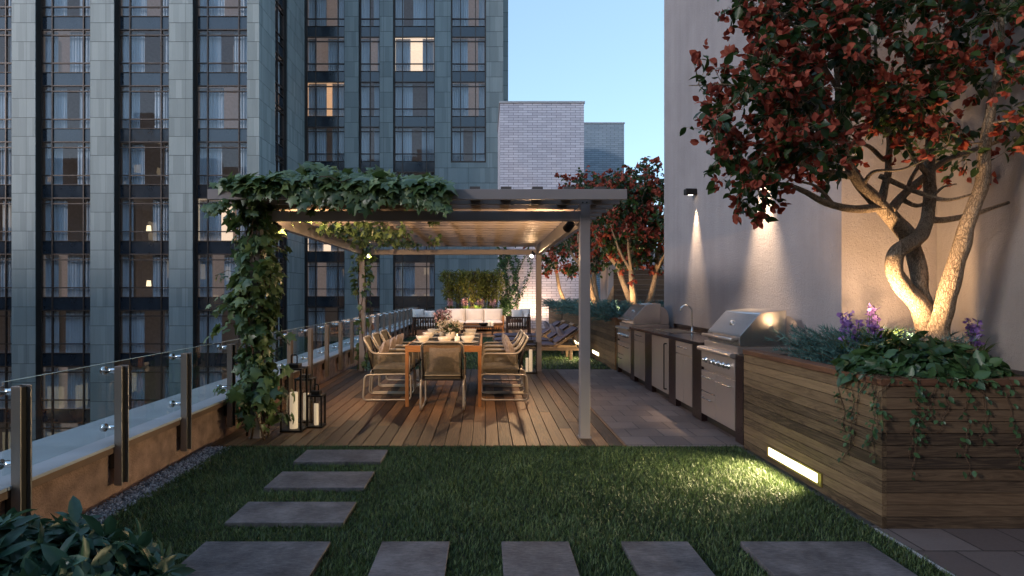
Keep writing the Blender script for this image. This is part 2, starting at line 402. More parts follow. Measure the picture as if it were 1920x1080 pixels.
class MB:
    def __init__(s):
        s.v, s.f, s.mi, s.sm = [], [], [], []

    def add(s, vs, fs, mi=0, sm=False):
        b = len(s.v)
        s.v += [tuple(p) for p in vs]
        for f in fs:
            s.f.append([b + i for i in f])
            s.mi.append(mi)
            s.sm.append(sm)
        return s

    def box(s, x0, x1, y0, y1, z0, z1, mi=0):
        vs = [(x, y, z) for z in (z0, z1) for y in (y0, y1) for x in (x0, x1)]
        return s.add(vs, [(0, 2, 3, 1), (4, 5, 7, 6), (0, 1, 5, 4), (1, 3, 7, 5), (3, 2, 6, 7), (2, 0, 4, 6)], mi)

    def obox(s, M, sx, sy, sz, mi=0):
        vs = [M @ Vector((x * sx / 2, y * sy / 2, z * sz / 2)) for z in (-1, 1) for y in (-1, 1) for x in (-1, 1)]
        return s.add(vs, [(0, 2, 3, 1), (4, 5, 7, 6), (0, 1, 5, 4), (1, 3, 7, 5), (3, 2, 6, 7), (2, 0, 4, 6)], mi)

    def bar(s, a, b, w, h, mi=0, up=(0, 0, 1)):
        a, b = Vector(a), Vector(b)
        d = (b - a)
        L = d.length
        d.normalize()
        up = Vector(up)
        sd = d.cross(up)
        if sd.length < 1e-4:
            sd = d.cross(Vector((1, 0, 0)))
        sd.normalize()
        u = sd.cross(d)
        M = Matrix((sd, d, u)).transposed().to_4x4()
        M.translation = (a + b) / 2
        return s.obox(M, w, L, h, mi)

    def prism(s, poly, axis, a, b, mi=0, sm=False):
        """poly: list of 2-D points; axis the extrusion axis"""
        def pt(p, k):
            return {'X': (k, p[0], p[1]), 'Y': (p[0], k, p[1]), 'Z': (p[0], p[1], k)}[axis]
        n = len(poly)
        vs = [pt(p, a) for p in poly] + [pt(p, b) for p in poly]
        fs = [tuple(range(n))[::-1], tuple(range(n, 2 * n))]
        fs += [(i, (i + 1) % n, n + (i + 1) % n, n + i) for i in range(n)]
        return s.add(vs, fs, mi, sm)

    def tube(s, pts, r, n=8, mi=0, closed=False, caps=True):
        pts = [Vector(p) for p in pts]
        m = len(pts)
        rs = [r] * m if isinstance(r, (int, float)) else list(r)
        tang = []
        for i in range(m):
            a = pts[(i - 1) % m] if (closed or i > 0) else pts[i]
            b = pts[(i + 1) % m] if (closed or i < m - 1) else pts[i]
            d = b - a
            tang.append(d.normalized() if d.length > 1e-9 else Vector((0, 0, 1)))
        t0 = tang[0]
        u = t0.cross(Vector((0, 0, 1)))
        if u.length < .1:
            u = t0.cross(Vector((1, 0, 0)))
        u.normalize()
        vs = []
        for i in range(m):
            t = tang[i]
            u = (u - t * u.dot(t))
            if u.length < 1e-6:
                u = t.orthogonal()
            u.normalize()
            w = t.cross(u)
            for k in range(n):
                a = 2 * PI * k / n
                vs.append(pts[i] + (u * math.cos(a) + w * math.sin(a)) * rs[i])
        fs = []
        for i in range(m if closed else m - 1):
            j = (i + 1) % m
            for k in range(n):
                k2 = (k + 1) % n
                fs.append((i * n + k, i * n + k2, j * n + k2, j * n + k))
        s.add(vs, fs, mi, True)
        if caps and not closed:
            b = len(s.v) - len(vs)
            s.f += [[b + k for k in range(n)][::-1], [b + (m - 1) * n + k for k in range(n)]]
            s.mi += [mi, mi]
            s.sm += [False, False]
        return s

    def lathe(s, prof, c=(0, 0, 0), n=20, mi=0, axis='Z', sm=True):
        vs, fs = [], []
        for (r, z) in prof:
            for k in range(n):
                a = 2 * PI * k / n
                p = (r * math.cos(a), r * math.sin(a), z)
                if axis == 'X': p = (p[2], p[0], p[1])
                if axis == 'Y': p = (p[0], p[2], p[1])
                vs.append((c[0] + p[0], c[1] + p[1], c[2] + p[2]))
        for i in range(len(prof) - 1):
            for k in range(n):
                k2 = (k + 1) % n
                fs.append((i * n + k, i * n + k2, (i + 1) * n + k2, (i + 1) * n + k))
        return s.add(vs, fs, mi, sm)

    def pillow(s, w, h, t, M=None, n=12, pinch=.07, mi=0, k=.5):
        M = M or Matrix()
        for sg in (1, -1):
            vs = []
            for i in range(n + 1):
                for j in range(n + 1):
                    u, v = -1 + 2 * i / n, -1 + 2 * j / n
                    th = t / 2 * ((1 - u * u) * (1 - v * v)) ** k
                    x = w / 2 * u * (1 - pinch * (1 - v * v))
                    y = h / 2 * v * (1 - pinch * (1 - u * u))
                    vs.append(M @ Vector((x, y, sg * th)))
            fs = []
            for i in range(n):
                for j in range(n):
                    q = (i * (n + 1) + j, (i + 1) * (n + 1) + j, (i + 1) * (n + 1) + j + 1, i * (n + 1) + j + 1)
                    fs.append(q if sg > 0 else q[::-1])
            s.add(vs, fs, mi, True)
        return s

    def build(s, name, mats, parent=None, bevel=0.0, seg=2, weld=False, subsurf=0):
        if not isinstance(mats, (list, tuple)):
            mats = [mats]
        off = origin_of(parent) if parent is not None else Vector((0, 0, 0))
        me = bpy.data.meshes.new(name)
        me.from_pydata([(p[0] - off[0], p[1] - off[1], p[2] - off[2]) for p in s.v], [], s.f)
        for m in mats:
            me.materials.append(MAT[m] if isinstance(m, str) else m)
        me.polygons.foreach_set('material_index', s.mi)
        me.polygons.foreach_set('use_smooth', s.sm)
        if weld:
            import bmesh
            bm = bmesh.new()
            bm.from_mesh(me)
            bmesh.ops.remove_doubles(bm, verts=bm.verts, dist=1e-5)
            bm.to_mesh(me)
            bm.free()
        me.update()
        o = bpy.data.objects.new(name, me)
        col.objects.link(o)
        if parent is not None:
            o.parent = parent
        if bevel:
            b = o.modifiers.new('bevel', 'BEVEL')
            b.width = bevel
            b.segments = seg
            b.limit_method = 'ANGLE'
            b.angle_limit = R(40)
        if subsurf:
            b = o.modifiers.new('sub', 'SUBSURF')
            b.levels = b.render_levels = subsurf
        return o


def fillet(pts, r, n=5, closed=False):
    pts = [Vector(p) for p in pts]
    out = []
    m = len(pts)
    for i, p in enumerate(pts):
        if not closed and i in (0, m - 1):
            out.append(p)
            continue
        a, b = pts[(i - 1) % m], pts[(i + 1) % m]
        da, db = (a - p), (b - p)
        ra = min(r, da.length * .45)
        rb = min(r, db.length * .45)
        p0, p1 = p + da.normalized() * ra, p + db.normalized() * rb
        for k in range(n + 1):
            t = k / n
            out.append(p0 * (1 - t) ** 2 + p * 2 * t * (1 - t) + p1 * t * t)
    return out


def spline(pts, n=6):
    """Catmull-Rom through points (tuples of any length)"""
    pts = [np.array(p, float) for p in pts]
    q = [2 * pts[0] - pts[1]] + pts + [2 * pts[-1] - pts[-2]]
    out = []
    for i in range(1, len(q) - 2):
        for k in range(n):
            t = k / n
            a, b, c, d = q[i - 1], q[i], q[i + 1], q[i + 2]
            out.append(.5 * ((2 * b) + (c - a) * t + (2 * a - 5 * b + 4 * c - d) * t * t + (3 * b - a - 3 * c + d) * t ** 3))
    out.append(pts[-1])
    return out


def np_mesh(name, verts, tris, mat, parent=None, smooth=False):
    verts = np.asarray(verts, np.float32).reshape(-1, 3)
    if parent is not None:
        verts = verts - np.array(origin_of(parent), np.float32)
    tris = np.asarray(tris, np.int32).reshape(-1, 3)
    me = bpy.data.meshes.new(name)
    me.vertices.add(len(verts))
    me.vertices.foreach_set('co', verts.ravel())
    me.loops.add(len(tris) * 3)
    me.loops.foreach_set('vertex_index', tris.ravel())
    me.polygons.add(len(tris))
    me.polygons.foreach_set('loop_start', np.arange(0, len(tris) * 3, 3, dtype=np.int32))
    if smooth:
        me.polygons.foreach_set('use_smooth', np.ones(len(tris), bool))
    me.materials.append(MAT[mat] if isinstance(mat, str) else mat)
    me.update(calc_edges=True)
    o = bpy.data.objects.new(name, me)
    col.objects.link(o)
    if parent is not None:
        o.parent = parent
    return o


def fan(outline, centre):
    vs = np.array([centre] + outline, float)
    n = len(outline)
    ts = np.array([(0, 1 + i, 1 + (i + 1) % n) for i in range(n)])
    return vs, ts


def mirror(half):
    return half + [(-x, y, z) for (x, y, z) in half[::-1] if abs(x) > 1e-6]


IVY = fan(mirror([(0, 0, 0), (.20, -.07, -.03), (.47, .10, -.10), (.31, .27, -.03), (.53, .55, -.13), (.20, .60, -.03), (0, 1.0, -.16)]), (0, .32, .05))
OVAL = fan(mirror([(0, 0, 0), (.22, .16, .05), (.32, .42, .07), (.21, .74, .02), (0, 1.0, -.10)]), (0, .45, -.03))
LONG = fan(mirror([(0, 0, 0), (.10, .25, .02), (.12, .5, .02), (.06, .8, -.04), (0, 1.0, -.14)]), (0, .5, -.02))
NEEDLE = (np.array([(-.045, 0, 0), (.045, 0, 0), (0, 1, 0)], float), np.array([(0, 1, 2)]))
PETAL = fan(mirror([(0, 0, 0), (.30, .25, .10), (.36, .55, .12), (.2, .85, .04), (0, 1.05, -.02)]), (0, .5, -.05))
BLADE = (np.array([(-.05, 0, 0), (.05, 0, 0), (-.035, .5, .06), (.035, .5, .06), (0, 1, .22)], float), np.array([(0, 1, 3), (0, 3, 2), (2, 3, 4)]))


def unit(a):
    return a / np.maximum(np.linalg.norm(a, axis=-1, keepdims=True), 1e-9)


class Leaves:
    def __init__(s, tmpl):
        s.t, s.p, s.d, s.n, s.s = tmpl, [], [], [], []

    def add(s, p, d, n, size):
        s.p.append(tuple(p)); s.d.append(tuple(d)); s.n.append(tuple(n)); s.s.append(size)

    def build(s, name, mat, parent):
        p, d, n, sz = (np.array(a, float) for a in (s.p, s.d, s.n, s.s))
        return leaf_mesh(name, s.t, p, d, n, sz, mat, parent)


def leaf_mesh(name, tmpl, p, d, n, sz, mat, parent, wid=None):
    d = unit(d)
    x = unit(np.cross(d, n))
    n = np.cross(x, d)
    tv, tt = tmpl
    w = sz if wid is None else wid
    v = p[:, None, :] + (tv[None, :, 0, None] * x[:, None, :]) * np.reshape(w, (-1, 1, 1)) \
        + (tv[None, :, 1, None] * d[:, None, :] + tv[None, :, 2, None] * n[:, None, :]) * np.reshape(sz, (-1, 1, 1))
    k = len(tv)
    tr = tt[None] + (np.arange(len(p)) * k)[:, None, None]
    return np_mesh(name, v.reshape(-1, 3), tr.reshape(-1, 3), mat, parent)


def rv(s=1.0):
    return Vector((rnd.gauss(0, s), rnd.gauss(0, s), rnd.gauss(0, s)))
# ------------------------------------------------------------------ the setting: ground, terrace floors
def struct(name, mb, mat, bevel=0.0):
    return tag(mb.build(name, mat, bevel=bevel), kind='structure')


m = MB(); m.box(-900, 900, -900, 900, -15.2, -15.0); struct('street', m, 'street')
m = MB(); m.box(-3.2, 9.0, -5.0, 26.0, -14.98, -.035); struct('terrace_slab', m, 'concrete')
m = MB(); m.box(-2.43, 2.385, 1.9, 5.55, -.03, 0.0); struct('lawn_soil', m, 'turf')
m = MB(); m.box(-2.62, 2.435, 11.21, 19.6, -.03, -.002); struct('far_lawn_soil', m, 'turf')
m = MB()                                                       # deck boards run away from the camera
x, k = -2.62, 0
while x < 1.33:
    w = .131
    y = 5.56
    cut = rnd.uniform(6.2, 9.5)
    for (a, b) in ((y, cut), (cut + .004, 11.2)):
        m.box(x + .0035, min(x + w, 1.345) - .0035, a, b, -.02, .012 + rnd.uniform(-.0008, .0008))
    x += w
struct('deck', m, 'deck', .002)
m = MB(); m.box(-2.62, 1.345, 5.551, 5.558, -.03, -.002); m.box(-2.62, 1.345, 5.562, 11.2, -.034, -.022); struct('deck_frame', m, 'bronze_dark')
m = MB()
x = -2.62
while x < 2.4:
    m.box(x + .003, min(x + .14, 2.43) - .003, 19.61, 24.4, -.02, .012)
    x += .14
struct('far_deck', m, 'deck')
m = MB(); m.box(1.348, 2.60, 5.552, 11.2, -.03, .008); m.box(2.40, 9.0, -4.0, 3.66, -.03, .004); struct('tile_paving', m, 'tile')
m = MB(); m.box(2.386, 2.398, -4.0, 3.60, -.03, .014); struct('edging_strip', m, 'capstone')
m = MB(); m.box(-2.62, 2.384, -4.0, 1.89, -.03, 0.003); struct('rear_paving', m, 'slab')

# lawn: single blades, one mesh
def lawn(name, x0, x1, y0, y1, count, hmin, hmax, wid, holes=(), bias=1.0):
    n = int(count * 1.3)
    yy = y0 + (y1 - y0) * rng.random(n) ** bias
    p = np.stack([x0 + (x1 - x0) * rng.random(n), yy, np.full(n, -.004)], 1)
    keep = np.ones(n, bool)
    for (a, b, c, d) in holes:
        keep &= ~((p[:, 0] > a) & (p[:, 0] < b) & (p[:, 1] > c) & (p[:, 1] < d))
    p = p[keep][:count]
    n = len(p)
    patch = np.array([mnoise.noise((q[0] * 2.3, q[1] * 2.3, 3.0)) for q in p])
    a = rng.random(n) * 2 * PI
    lean = .15 + .55 * rng.random(n)
    d = np.stack([np.cos(a) * lean, np.sin(a) * lean, np.ones(n)], 1)
    nn = np.stack([np.cos(a + rng.normal(0, .5, n)), np.sin(a), np.full(n, .3)], 1)
    h = hmin + (hmax - hmin) * rng.random(n) * (1 + .35 * patch)
    o = leaf_mesh(name, BLADE, p, d, nn, h, 'blade', None, wid * (.7 + .6 * rng.random(n)))
    return tag(o, kind='stuff')


STONES = [(-1.62, -.885, 4.95, 5.334), (-1.62, -.885, 4.29, 4.68), (-1.615, -.88, 3.633, 4.0),
          (-1.6, -.885, 2.61, 3.358), (-.591, -.2045, 2.61, 3.358), (.092, .476, 2.61, 3.358), (.777, 1.158, 2.61, 3.358), (1.458, 2.175, 2.61, 3.358)]
SL = ['stepping stone lying nearest the wooden deck, warmest lit of the three in the lawn column',
      'stepping stone in the lawn, second out from the deck edge',
      'stepping stone in the lawn, third out from the deck edge',
      'broad corner stone where the stone column meets the front row, beside the leafy shrub',
      'narrow stone of the front row, next to the broad corner stone near the shrub',
      'narrow stone in the middle of the front row of stepping stones',
      'narrow stone of the front row, next to the broad stone by the wooden planter',
      'broad stone ending the front row nearest the boarded planter corner']
for i, (a, b, c, d) in enumerate(STONES):
    m = MB(); m.box(a, b, c, d, -.02, .034)
    tag(m.build('stepping_stone', 'slab', bevel=.003), SL[i], 'stepping stone', 'grey stepping stones in the lawn')
hol = [(a + .012, b - .012, c + .012, d - .012) for a, b, c, d in STONES]
lawn('lawn_grass', -2.43, 2.385, 2.55, 5.545, 165000, .016, .046, .056, hol, 1.12)
lawn('far_lawn_grass', -2.5, 2.42, 11.25, 19.5, 26000, .03, .075, .12)

# gravel strip along the parapet
gv, gt, base = [], [], 0
ico = np.array([(0, 0, 1), (.89, 0, .45), (.28, .85, .45), (-.72, .53, .45), (-.72, -.53, .45), (.28, -.85, .45), (.72, .53, -.45), (-.28, .85, -.45), (-.89, 0, -.45), (-.28, -.85, -.45), (.72, -.53, -.45), (0, 0, -1)])
icf = np.array([(0, 1, 2), (0, 2, 3), (0, 3, 4), (0, 4, 5), (0, 5, 1), (1, 6, 2), (2, 7, 3), (3, 8, 4), (4, 9, 5), (5, 10, 1), (6, 7, 2), (7, 8, 3), (8, 9, 4), (9, 10, 5), (10, 6, 1), (11, 7, 6), (11, 8, 7), (11, 9, 8), (11, 10, 9), (11, 6, 10)])
for i in range(6500):
    c = np.array([rng.uniform(-2.635, -2.42 + .02 * rng.normal()), rng.uniform(2.3, 5.55), rng.uniform(-.02, .006)])
    gv.append(c + (ico * rng.uniform(.75, 1.25, (12, 1))) * rng.uniform(.006, .013) * rng.uniform(.7, 1.3, 3))
    gt.append(icf + 12 * i)
tag(np_mesh('gravel', np.concatenate(gv), np.concatenate(gt), 'gravel'), kind='stuff')

# ------------------------------------------------------------------ parapet and glass railing
t = thing('parapet_wall', 'low terracotta rendered parapet wall with pale grey coping', 'wall', (-2.9, 9, 0))
m = MB(); m.box(-3.18, -2.65, -4.0, 24.6, -.03, .325); m.build('wall', 'parapet', t)
m = MB()
y = -4.0
while y < 24.6:
    m.box(-3.24, -2.605, y + .002, min(y + 1.8, 24.62) - .002, .373, .395)
    y += 1.8
m.build('coping', 'capstone', t, .004)
m = MB(); m.box(-3.22, -2.615, -4.0, 24.61, .327, .371); m.build('coping_edge', 'capedge', t, .003)

t = thing('glass_railing', 'clear glass balustrade panels clamped to flat bronze steel posts along the parapet', 'railing', (-2.6, 9, 0))
py = [3.27 - .9 * 3 + .9 * i for i in range(25)]
proto = None
for i, y in enumerate(py):
    if proto is None:
        m = MB()
        m.prism([(-.012, -.042), (.042, -.042), (.042, -.032), (-.006, -.032), (-.006, .032), (.042, .032), (.042, .042), (-.012, .042)], 'Z', .10, .94)   # a deep U section
        po = m.build('post', 'steel_post', t, .002)
        m = MB(); m.box(-.0055, .02, -.0315, .0315, .11, .93); ch = m.build('channel', 'steel_dark', po)
        m = MB(); m.box(-.045, -.013, -.04, .04, .22, .36); br = m.build('bracket', 'steel_dark', po, .002)
        cls = []
        for z in (.50, .905):
            m = MB()
            m.tube([(-.10, 0, z), (.0, 0, z)], .018, 10)
            m.tube([(-.118, 0, z), (-.098, 0, z)], .03, 12)
            m.tube([(-.10, -.05, z), (-.10, .05, z)], .011, 8)
            cls.append(m.build('clamp', 'chrome', po))
        # meshes were shifted by the root's origin; move them back to be local to the post
        for q in [po, ch, br] + cls:
            q.data.transform(Matrix.Translation(origin_of(t)))
        po.location = (0.0, y - 9, 0)
        proto = po
    else:
        c = copy_tree(proto, t)
        c.location = (0.0, y - 9, 0)
for i in range(len(py) - 1):
    m = MB(); m.box(-2.706, -2.694, py[i] + .012, py[i + 1] - .012, .43, .955)
    m.box(-2.7065, -2.6935, py[i] + .012, py[i + 1] - .012, .9555, .958, 1)
    m.build('glass_panel', ['rail_glass', 'glass_edge'], t)

# ------------------------------------------------------------------ apartment tower
FH = 3.1
tower = thing('apartment_tower', 'tall green grey stone apartment tower with vertical strips of bronze framed windows', 'building', (-12, 32, -15))
ZT, ZB = 26.2, -14.9
piers1 = [(-40.0, -37.42), (-34.42, -33.13), (-30.13, -28.84), (-25.84, -24.55), (-21.55, -20.26), (-17.26, -15.97), (-13.0, -12.34)]
m = MB()
for a, b in piers1:
    m.box(a, b, 32.0, 34.0, ZB, ZT)
m.build('stone_pier', 'stone', tower)
# return wall between the two fronts, with one window strip
m = MB()
m.box(-13.3, -12.34, 34.003, 34.45, ZB, ZT)
m.box(-13.3, -12.34, 36.65, 41.0, ZB, ZT)
m.build('return_wall', 'stone', tower)
m = MB()
for a, b in [(-9.6, -8.65), (-7.2, -6.3), (-3.44, -2.36), (.05, 1.22)]:
    m.box(a, b, 40.0, 42.0, ZB, ZT)
m.box(-2.358, .048, 40.0, 42.0, ZB, 10.4)
m.build('stone_pier', 'stone', tower)
m = MB(); m.box(-12.33, -9.603, 40.9, 41.5, ZB, ZB + .4); m.box(1.223, 1.62, 41.6, 48, ZB, ZT); m.build('side_wall', 'stone', tower)
m = MB(); m.box(-40, -12.4, 36.6, 60, ZB, ZT); m.box(-12.39, 1.6, 44.2, 60, ZB, ZT); m.build('core', 'bronze_dark', tower)
m = MB(); m.box(-40, -12.3, 31.95, 60, ZT + .01, ZT + .6); m.box(-12.29, 1.7, 39.95, 60, ZT + .01, ZT + .6); m.build('roof', 'stone', tower)

_wcache = {}
def window(w, mulls, style, axis, at, k):
    """one storey of a window strip: frame with mullions, glass, spandrel, curtains and the room behind; w runs to +X, depth to +Y"""
    key = (w, style, tuple(mulls))
    z = 16.76 + FH * (k - 1)
    if key not in _wcache:
        h = 2.377
        m = MB()
        fw, fd = .06, .12
        xs = [0] + [q * w for q in mulls] + [w]
        for i, x in enumerate(xs):
            x0 = min(max(x - fw / 2, 0), w - fw)
            wd = fw if 0 < i < len(xs) - 1 else .09
            x0 = 0 if i == 0 else (w - wd if i == len(xs) - 1 else x0)
            m.box(x0, x0 + wd, -fd / 2, fd / 2, 0, FH)
        for zz in (0.0, .527, 2.067, 2.377):
            m.box(.09, w - .09, -fd / 2 + .008, fd / 2 - .008, max(zz - .032, .002), zz + .032)
        fr = m.build('window', 'bronze', tower)
        m = MB(); m.box(.05, w - .05, .012, .026, .0, h); gl = m.build('glass', 'win_glass', fr)
        m = MB(); m.box(.05, w - .05, .004, .05, h + .03, FH - .003); sp = m.build('spandrel', 'spandrel', fr)
        room = {'d': 'room_dark', 'm': 'room_dim', 'l': 'room_lit', 'p': 'room_pale'}[style[0]]
        m = MB()
        D = 2.2
        m.add([(0, .05, 0), (w, .05, 0), (w, D, 0), (0, D, 0), (0, .05, h), (w, .05, h), (w, D, h), (0, D, h)], [(0, 1, 2, 3), (7, 6, 5, 4), (2, 6, 7, 3), (0, 3, 7, 4), (1, 5, 6, 2)])
        rm = m.build('room', room, fr)
        m = MB()
        rr = random.Random(hash(style) % 9973 if False else sum(ord(c) * (i + 3) for i, c in enumerate(style)))
        g0 = rr.uniform(.22, .5); g1 = g0 + rr.uniform(.12, .38)
        if style[1] == '0': g0, g1 = .5, .5
        for (a, b) in ((.03, g0), (g1, .97)):
            if b - a < .04: continue
            n = max(6, int((b - a) * w * 26))
            vs = []
            for zz in (.02, h - .02):
                for i in range(n + 1):
                    q = i / n
                    xx = (a + (b - a) * q) * w
                    vs.append((xx, .22 + .035 * math.sin(xx * 41 + rr.random() * .7) + .015 * math.sin(xx * 97), zz))
            m.add(vs, [(i, i + 1, n + 2 + i, n + 1 + i) for i in range(n)], 0, True)
        cu = m.build('curtain', 'curtain', fr)
        parts = [fr, gl, sp, rm, cu]
        if style[1] == 'L':
            m = MB()
            m.lathe([(.13, .62), (.10, .95), (.0, .95)], (w * .12, .5, 0), 10)
            m.lathe([(.13, .62), (.10, .95), (.0, .95)], (w * .42, .7, 0), 10)
            parts.append(m.build('table_lamp', 'lampglow', fr))
        for q in parts:
            q.data.transform(Matrix.Translation(origin_of(tower)))
        _wcache[key] = fr
        c = fr
    else:
        c = copy_tree(_wcache[key], tower)
    c.location = Vector((at[0], at[1], z)) - tower.location
    c.rotation_euler = (0, 0, axis)
    return c


sty = random.Random(31)
def pick(k):
    if k >= -1:
        return sty.choice(['d1', 'd2', 'd3', 'm1', 'd4', 'm2', 'd5', 'd9', 'm6', 'd7'])
    return sty.choice(['d1', 'd2', 'd3', 'd6', 'm3', 'd7', 'm5', 'd8', 'm9'])


fixed = {(1, 0): 'm4', (2, 0): 'd2', (3, 0): 'd1', (2, -3): 'dL', (2, -4): 'dL', (2, -5): 'd2', (3, -3): 'p2', (2, -1): 'd3', (3, -1): 'm3', (3, 1): 'm1', (2, 1): 'm3', (3, -5): 'd6', (3, -4): 'm4'}
for bi, x0 in enumerate([-28.84, -24.55, -20.26, -15.97]):
    # openings lie between the piers: [x0, x0 + 3.0]
    for k in range(2, -9, -1):
        st = fixed.get((bi, k)) or pick(k)
        window(3.0 if bi else 3.0, (.215, .79), st, 0, (x0 - .0, 32.42, 0), k)
f2 = {(0, 1): 'm7', (0, 0): 'l1', (2, 1): 'p3', (2, 0): 'd2', (0, 2): 'm1', (2, -5): 'dL', (2, -6): 'dL', (2, -4): 'm2', (1, -4): 'm1', (3, 1): 'm3', (3, -1): 'd3', (0, -3): 'p4', (0, -4): 'm4'}
for bi, (x0, w, mu) in enumerate([(-12.33, 2.73, (.24, .8)), (-8.65, 1.45, (.5,)), (-6.3, 2.86, (.21, .79)), (-2.36, 2.41, (.27, .7))]):
    for k in range(3, -7, -1):
        if bi == 3 and k < -1:
            continue
        st = f2.get((bi, k)) or pick(k)
        window(w, mu, st, 0, (x0, 40.42, 0), k)
for k in range(3, -7, -1):
    window(2.2, (.5,), pick(k), PI / 2, (-12.62, 34.45, 0), k)
m = MB()                                                           # bronze sill under the short strip
m.box(-2.358, .048, 40.02, 40.40, 10.402, 10.52)
m.build('sill', 'bronze', tower)
m = MB()                                                           # dark linings of the window strips
for x0, w, y in [(q, 3.0, 32) for q in (-28.84, -24.55, -20.26, -15.97)] + [(-12.33, 2.73, 40), (-8.65, 1.45, 40), (-6.3, 2.86, 40)]:
    m.box(x0 + .003, x0 + .03, y + .03, y + .36, ZB, ZT - .1)
    m.box(x0 + w - .03, x0 + w - .003, y + .03, y + .36, ZB, ZT - .1)
m.build('reveal_lining', 'bronze_dark', tower)

# ------------------------------------------------------------------ brick towers, stucco building, city behind
m = MB(); m.box(.62, 4.14, 24.62, 29.0, -.02, 9.45)
o = m.build('brick_tower', 'brick'); tag(o, 'white glazed brick tower standing beside the green grey tower', 'building')
m2 = MB(); m2.box(.58, 4.18, 24.58, 29.04, 9.455, 9.53); m2.build('parapet_trim', 'capstone', o)
m = MB(); m.box(4.0, 7.1, 30.0, 36.0, -14, 10.15)
o = m.build('brick_tower', 'brick_far'); tag(o, 'lower blue grey brick block showing behind the white brick tower', 'building')
m2 = MB(); m2.box(3.97, 7.13, 29.97, 36.03, 10.155, 10.22); m2.build('parapet_trim', 'capstone', o)

st = thing('stucco_building', 'grey stucco building with two downlights and a dark louvred vent on its wall', 'building', (6, 8, 0))
m = MB(); m.box(3.2, 9, 5.27, 10.5, -.02, 11.0); m.build('wall', 'stucco', st)
m = MB(); m.box(4.05, 9, -4.0, 5.265, -.02, 11.0); m.build('wall', 'stucco_warm', st)
m = MB()
m.box(3.175, 3.199, 5.60, 6.62, 3.10, 3.92)
ve = m.build('vent', 'black_metal', st)
m = MB()
for i in range(16):
    z = 3.13 + i * .05
    m.add([(3.172, 5.63, z), (3.172, 6.59, z), (3.13, 6.59, z - .03), (3.13, 5.63, z - .03), (3.172, 5.63, z + .006), (3.172, 6.59, z + .006), (3.13, 6.59, z - .024), (3.13, 5.63, z - .024)],
          [(0, 1, 2, 3), (7, 6, 5, 4), (0, 4, 5, 1), (1, 5, 6, 2), (2, 6, 7, 3), (3, 7, 4, 0)])
m.build('louvre', 'black_metal', ve)

o = MB(); o.box(3.6, 8.9, 15.9, 16.0, 0, 2.05)
m = MB()
z = 0.02
while z < 2.0:
    m.box(3.5, 8.9, 16.0, 16.03, z, z + .135); z += .14
o = m.build('board_fence', 'planter_wood_x'); tag(o, 'horizontal board fence behind the multi trunk trees beside the stucco wall', 'fence')
m = MB(); m.box(4.3, 9.0, 20.5, 22.0, -.02, 2.9)
o = m.build('garden_wall', 'stucco'); tag(o, 'grey rendered wall showing behind the trees above the board fence', 'wall')
m2 = MB(); m2.box(4.27, 9.0, 20.46, 22.04, 2.905, 2.98); m2.build('coping', 'capstone', o)

# the street front opposite, which the windows mirror; western ones unseen, added for shade
for i, (x0, x1, y, h, mm) in enumerate([(-112, -79, -62, 30, 0), (-79, -70, -58, 37, 1), (-69, -44, -66, 29, 2), (-43, -22, -60, 33, 0), (-21, -6, -70, 36, 1), (-5, 12, -60, 29, 2), (13, 40, -64, 38, 0), (-150, -118, -50, 56, 0), (-190, -151, -72, 62, 2), (-236, -191, -92, 66, 1)]):
    mm = ['opposite_front_a', 'opposite_front_b', 'opposite_front_c'][mm]
    if mm not in MAT:
        MAT[mm] = facade(mm, *{'opposite_front_a': ((.10, .06, .05), (1, .62, .32), .22, 2.4, 3.3), 'opposite_front_b': ((.03, .03, .035), (1, .78, .5), .3, 3.2, 3.4), 'opposite_front_c': ((.16, .11, .085), (1, .66, .36), .35, 1.9, 3.1)}[mm])
    b = thing('city_building', ['brown brick', 'dark slender', 'tan', 'russet brick', 'dark flat topped', 'sandy', 'tall brown', 'high brown', 'high tan', 'highest dark'][i] + (' city block mirrored in the tower windows' if i < 7 else ' city block far to the west, unseen, added to shade the low sun'), 'building', ((x0 + x1) / 2, y, -15))
    m = MB(); m.box(x0, x1, y - 12, y, -15, h); m.build('wall', mm, b)
    m = MB(); m.box(x0 - .3, x1 + .3, y - 12.3, y + .3, h + .01, h + .7); m.box(x0 + 3, x0 + 7, y - 8, y - 4, h + .71, h + 3.6); m.build('roof', 'concrete', b)

b = thing('shade_house', 'dark rendered house wall behind the lawn, unseen, added to shade the foreground', 'building', (0, -4.5, 0))  # added out of view to keep skylight off the lawn
m = MB(); m.box(-3.2, 9, -9, -4.02, -.02, 7.0); m.build('wall', 'concrete', b)
m = MB(); m.box(-2.4, -.2, -4.018, -3.98, .02, 2.4); m.box(.6, 2.9, -4.018, -3.98, .02, 2.4); m.build('door', 'spandrel', b)
b = thing('city_building', 'low dark block left of the tower, unseen, added to shade its lower storeys', 'building', (-48, 0, -15))  # added outside the frame to block sky and sun from the lower tower
m = MB(); m.box(-66, -31, -24, 21, -15, 9.0); m.build('wall', 'opposite_front_b', b)
m = MB(); m.box(-66.3, -30.7, -24.3, 21.3, 9.01, 9.7); m.build('roof', 'concrete', b)
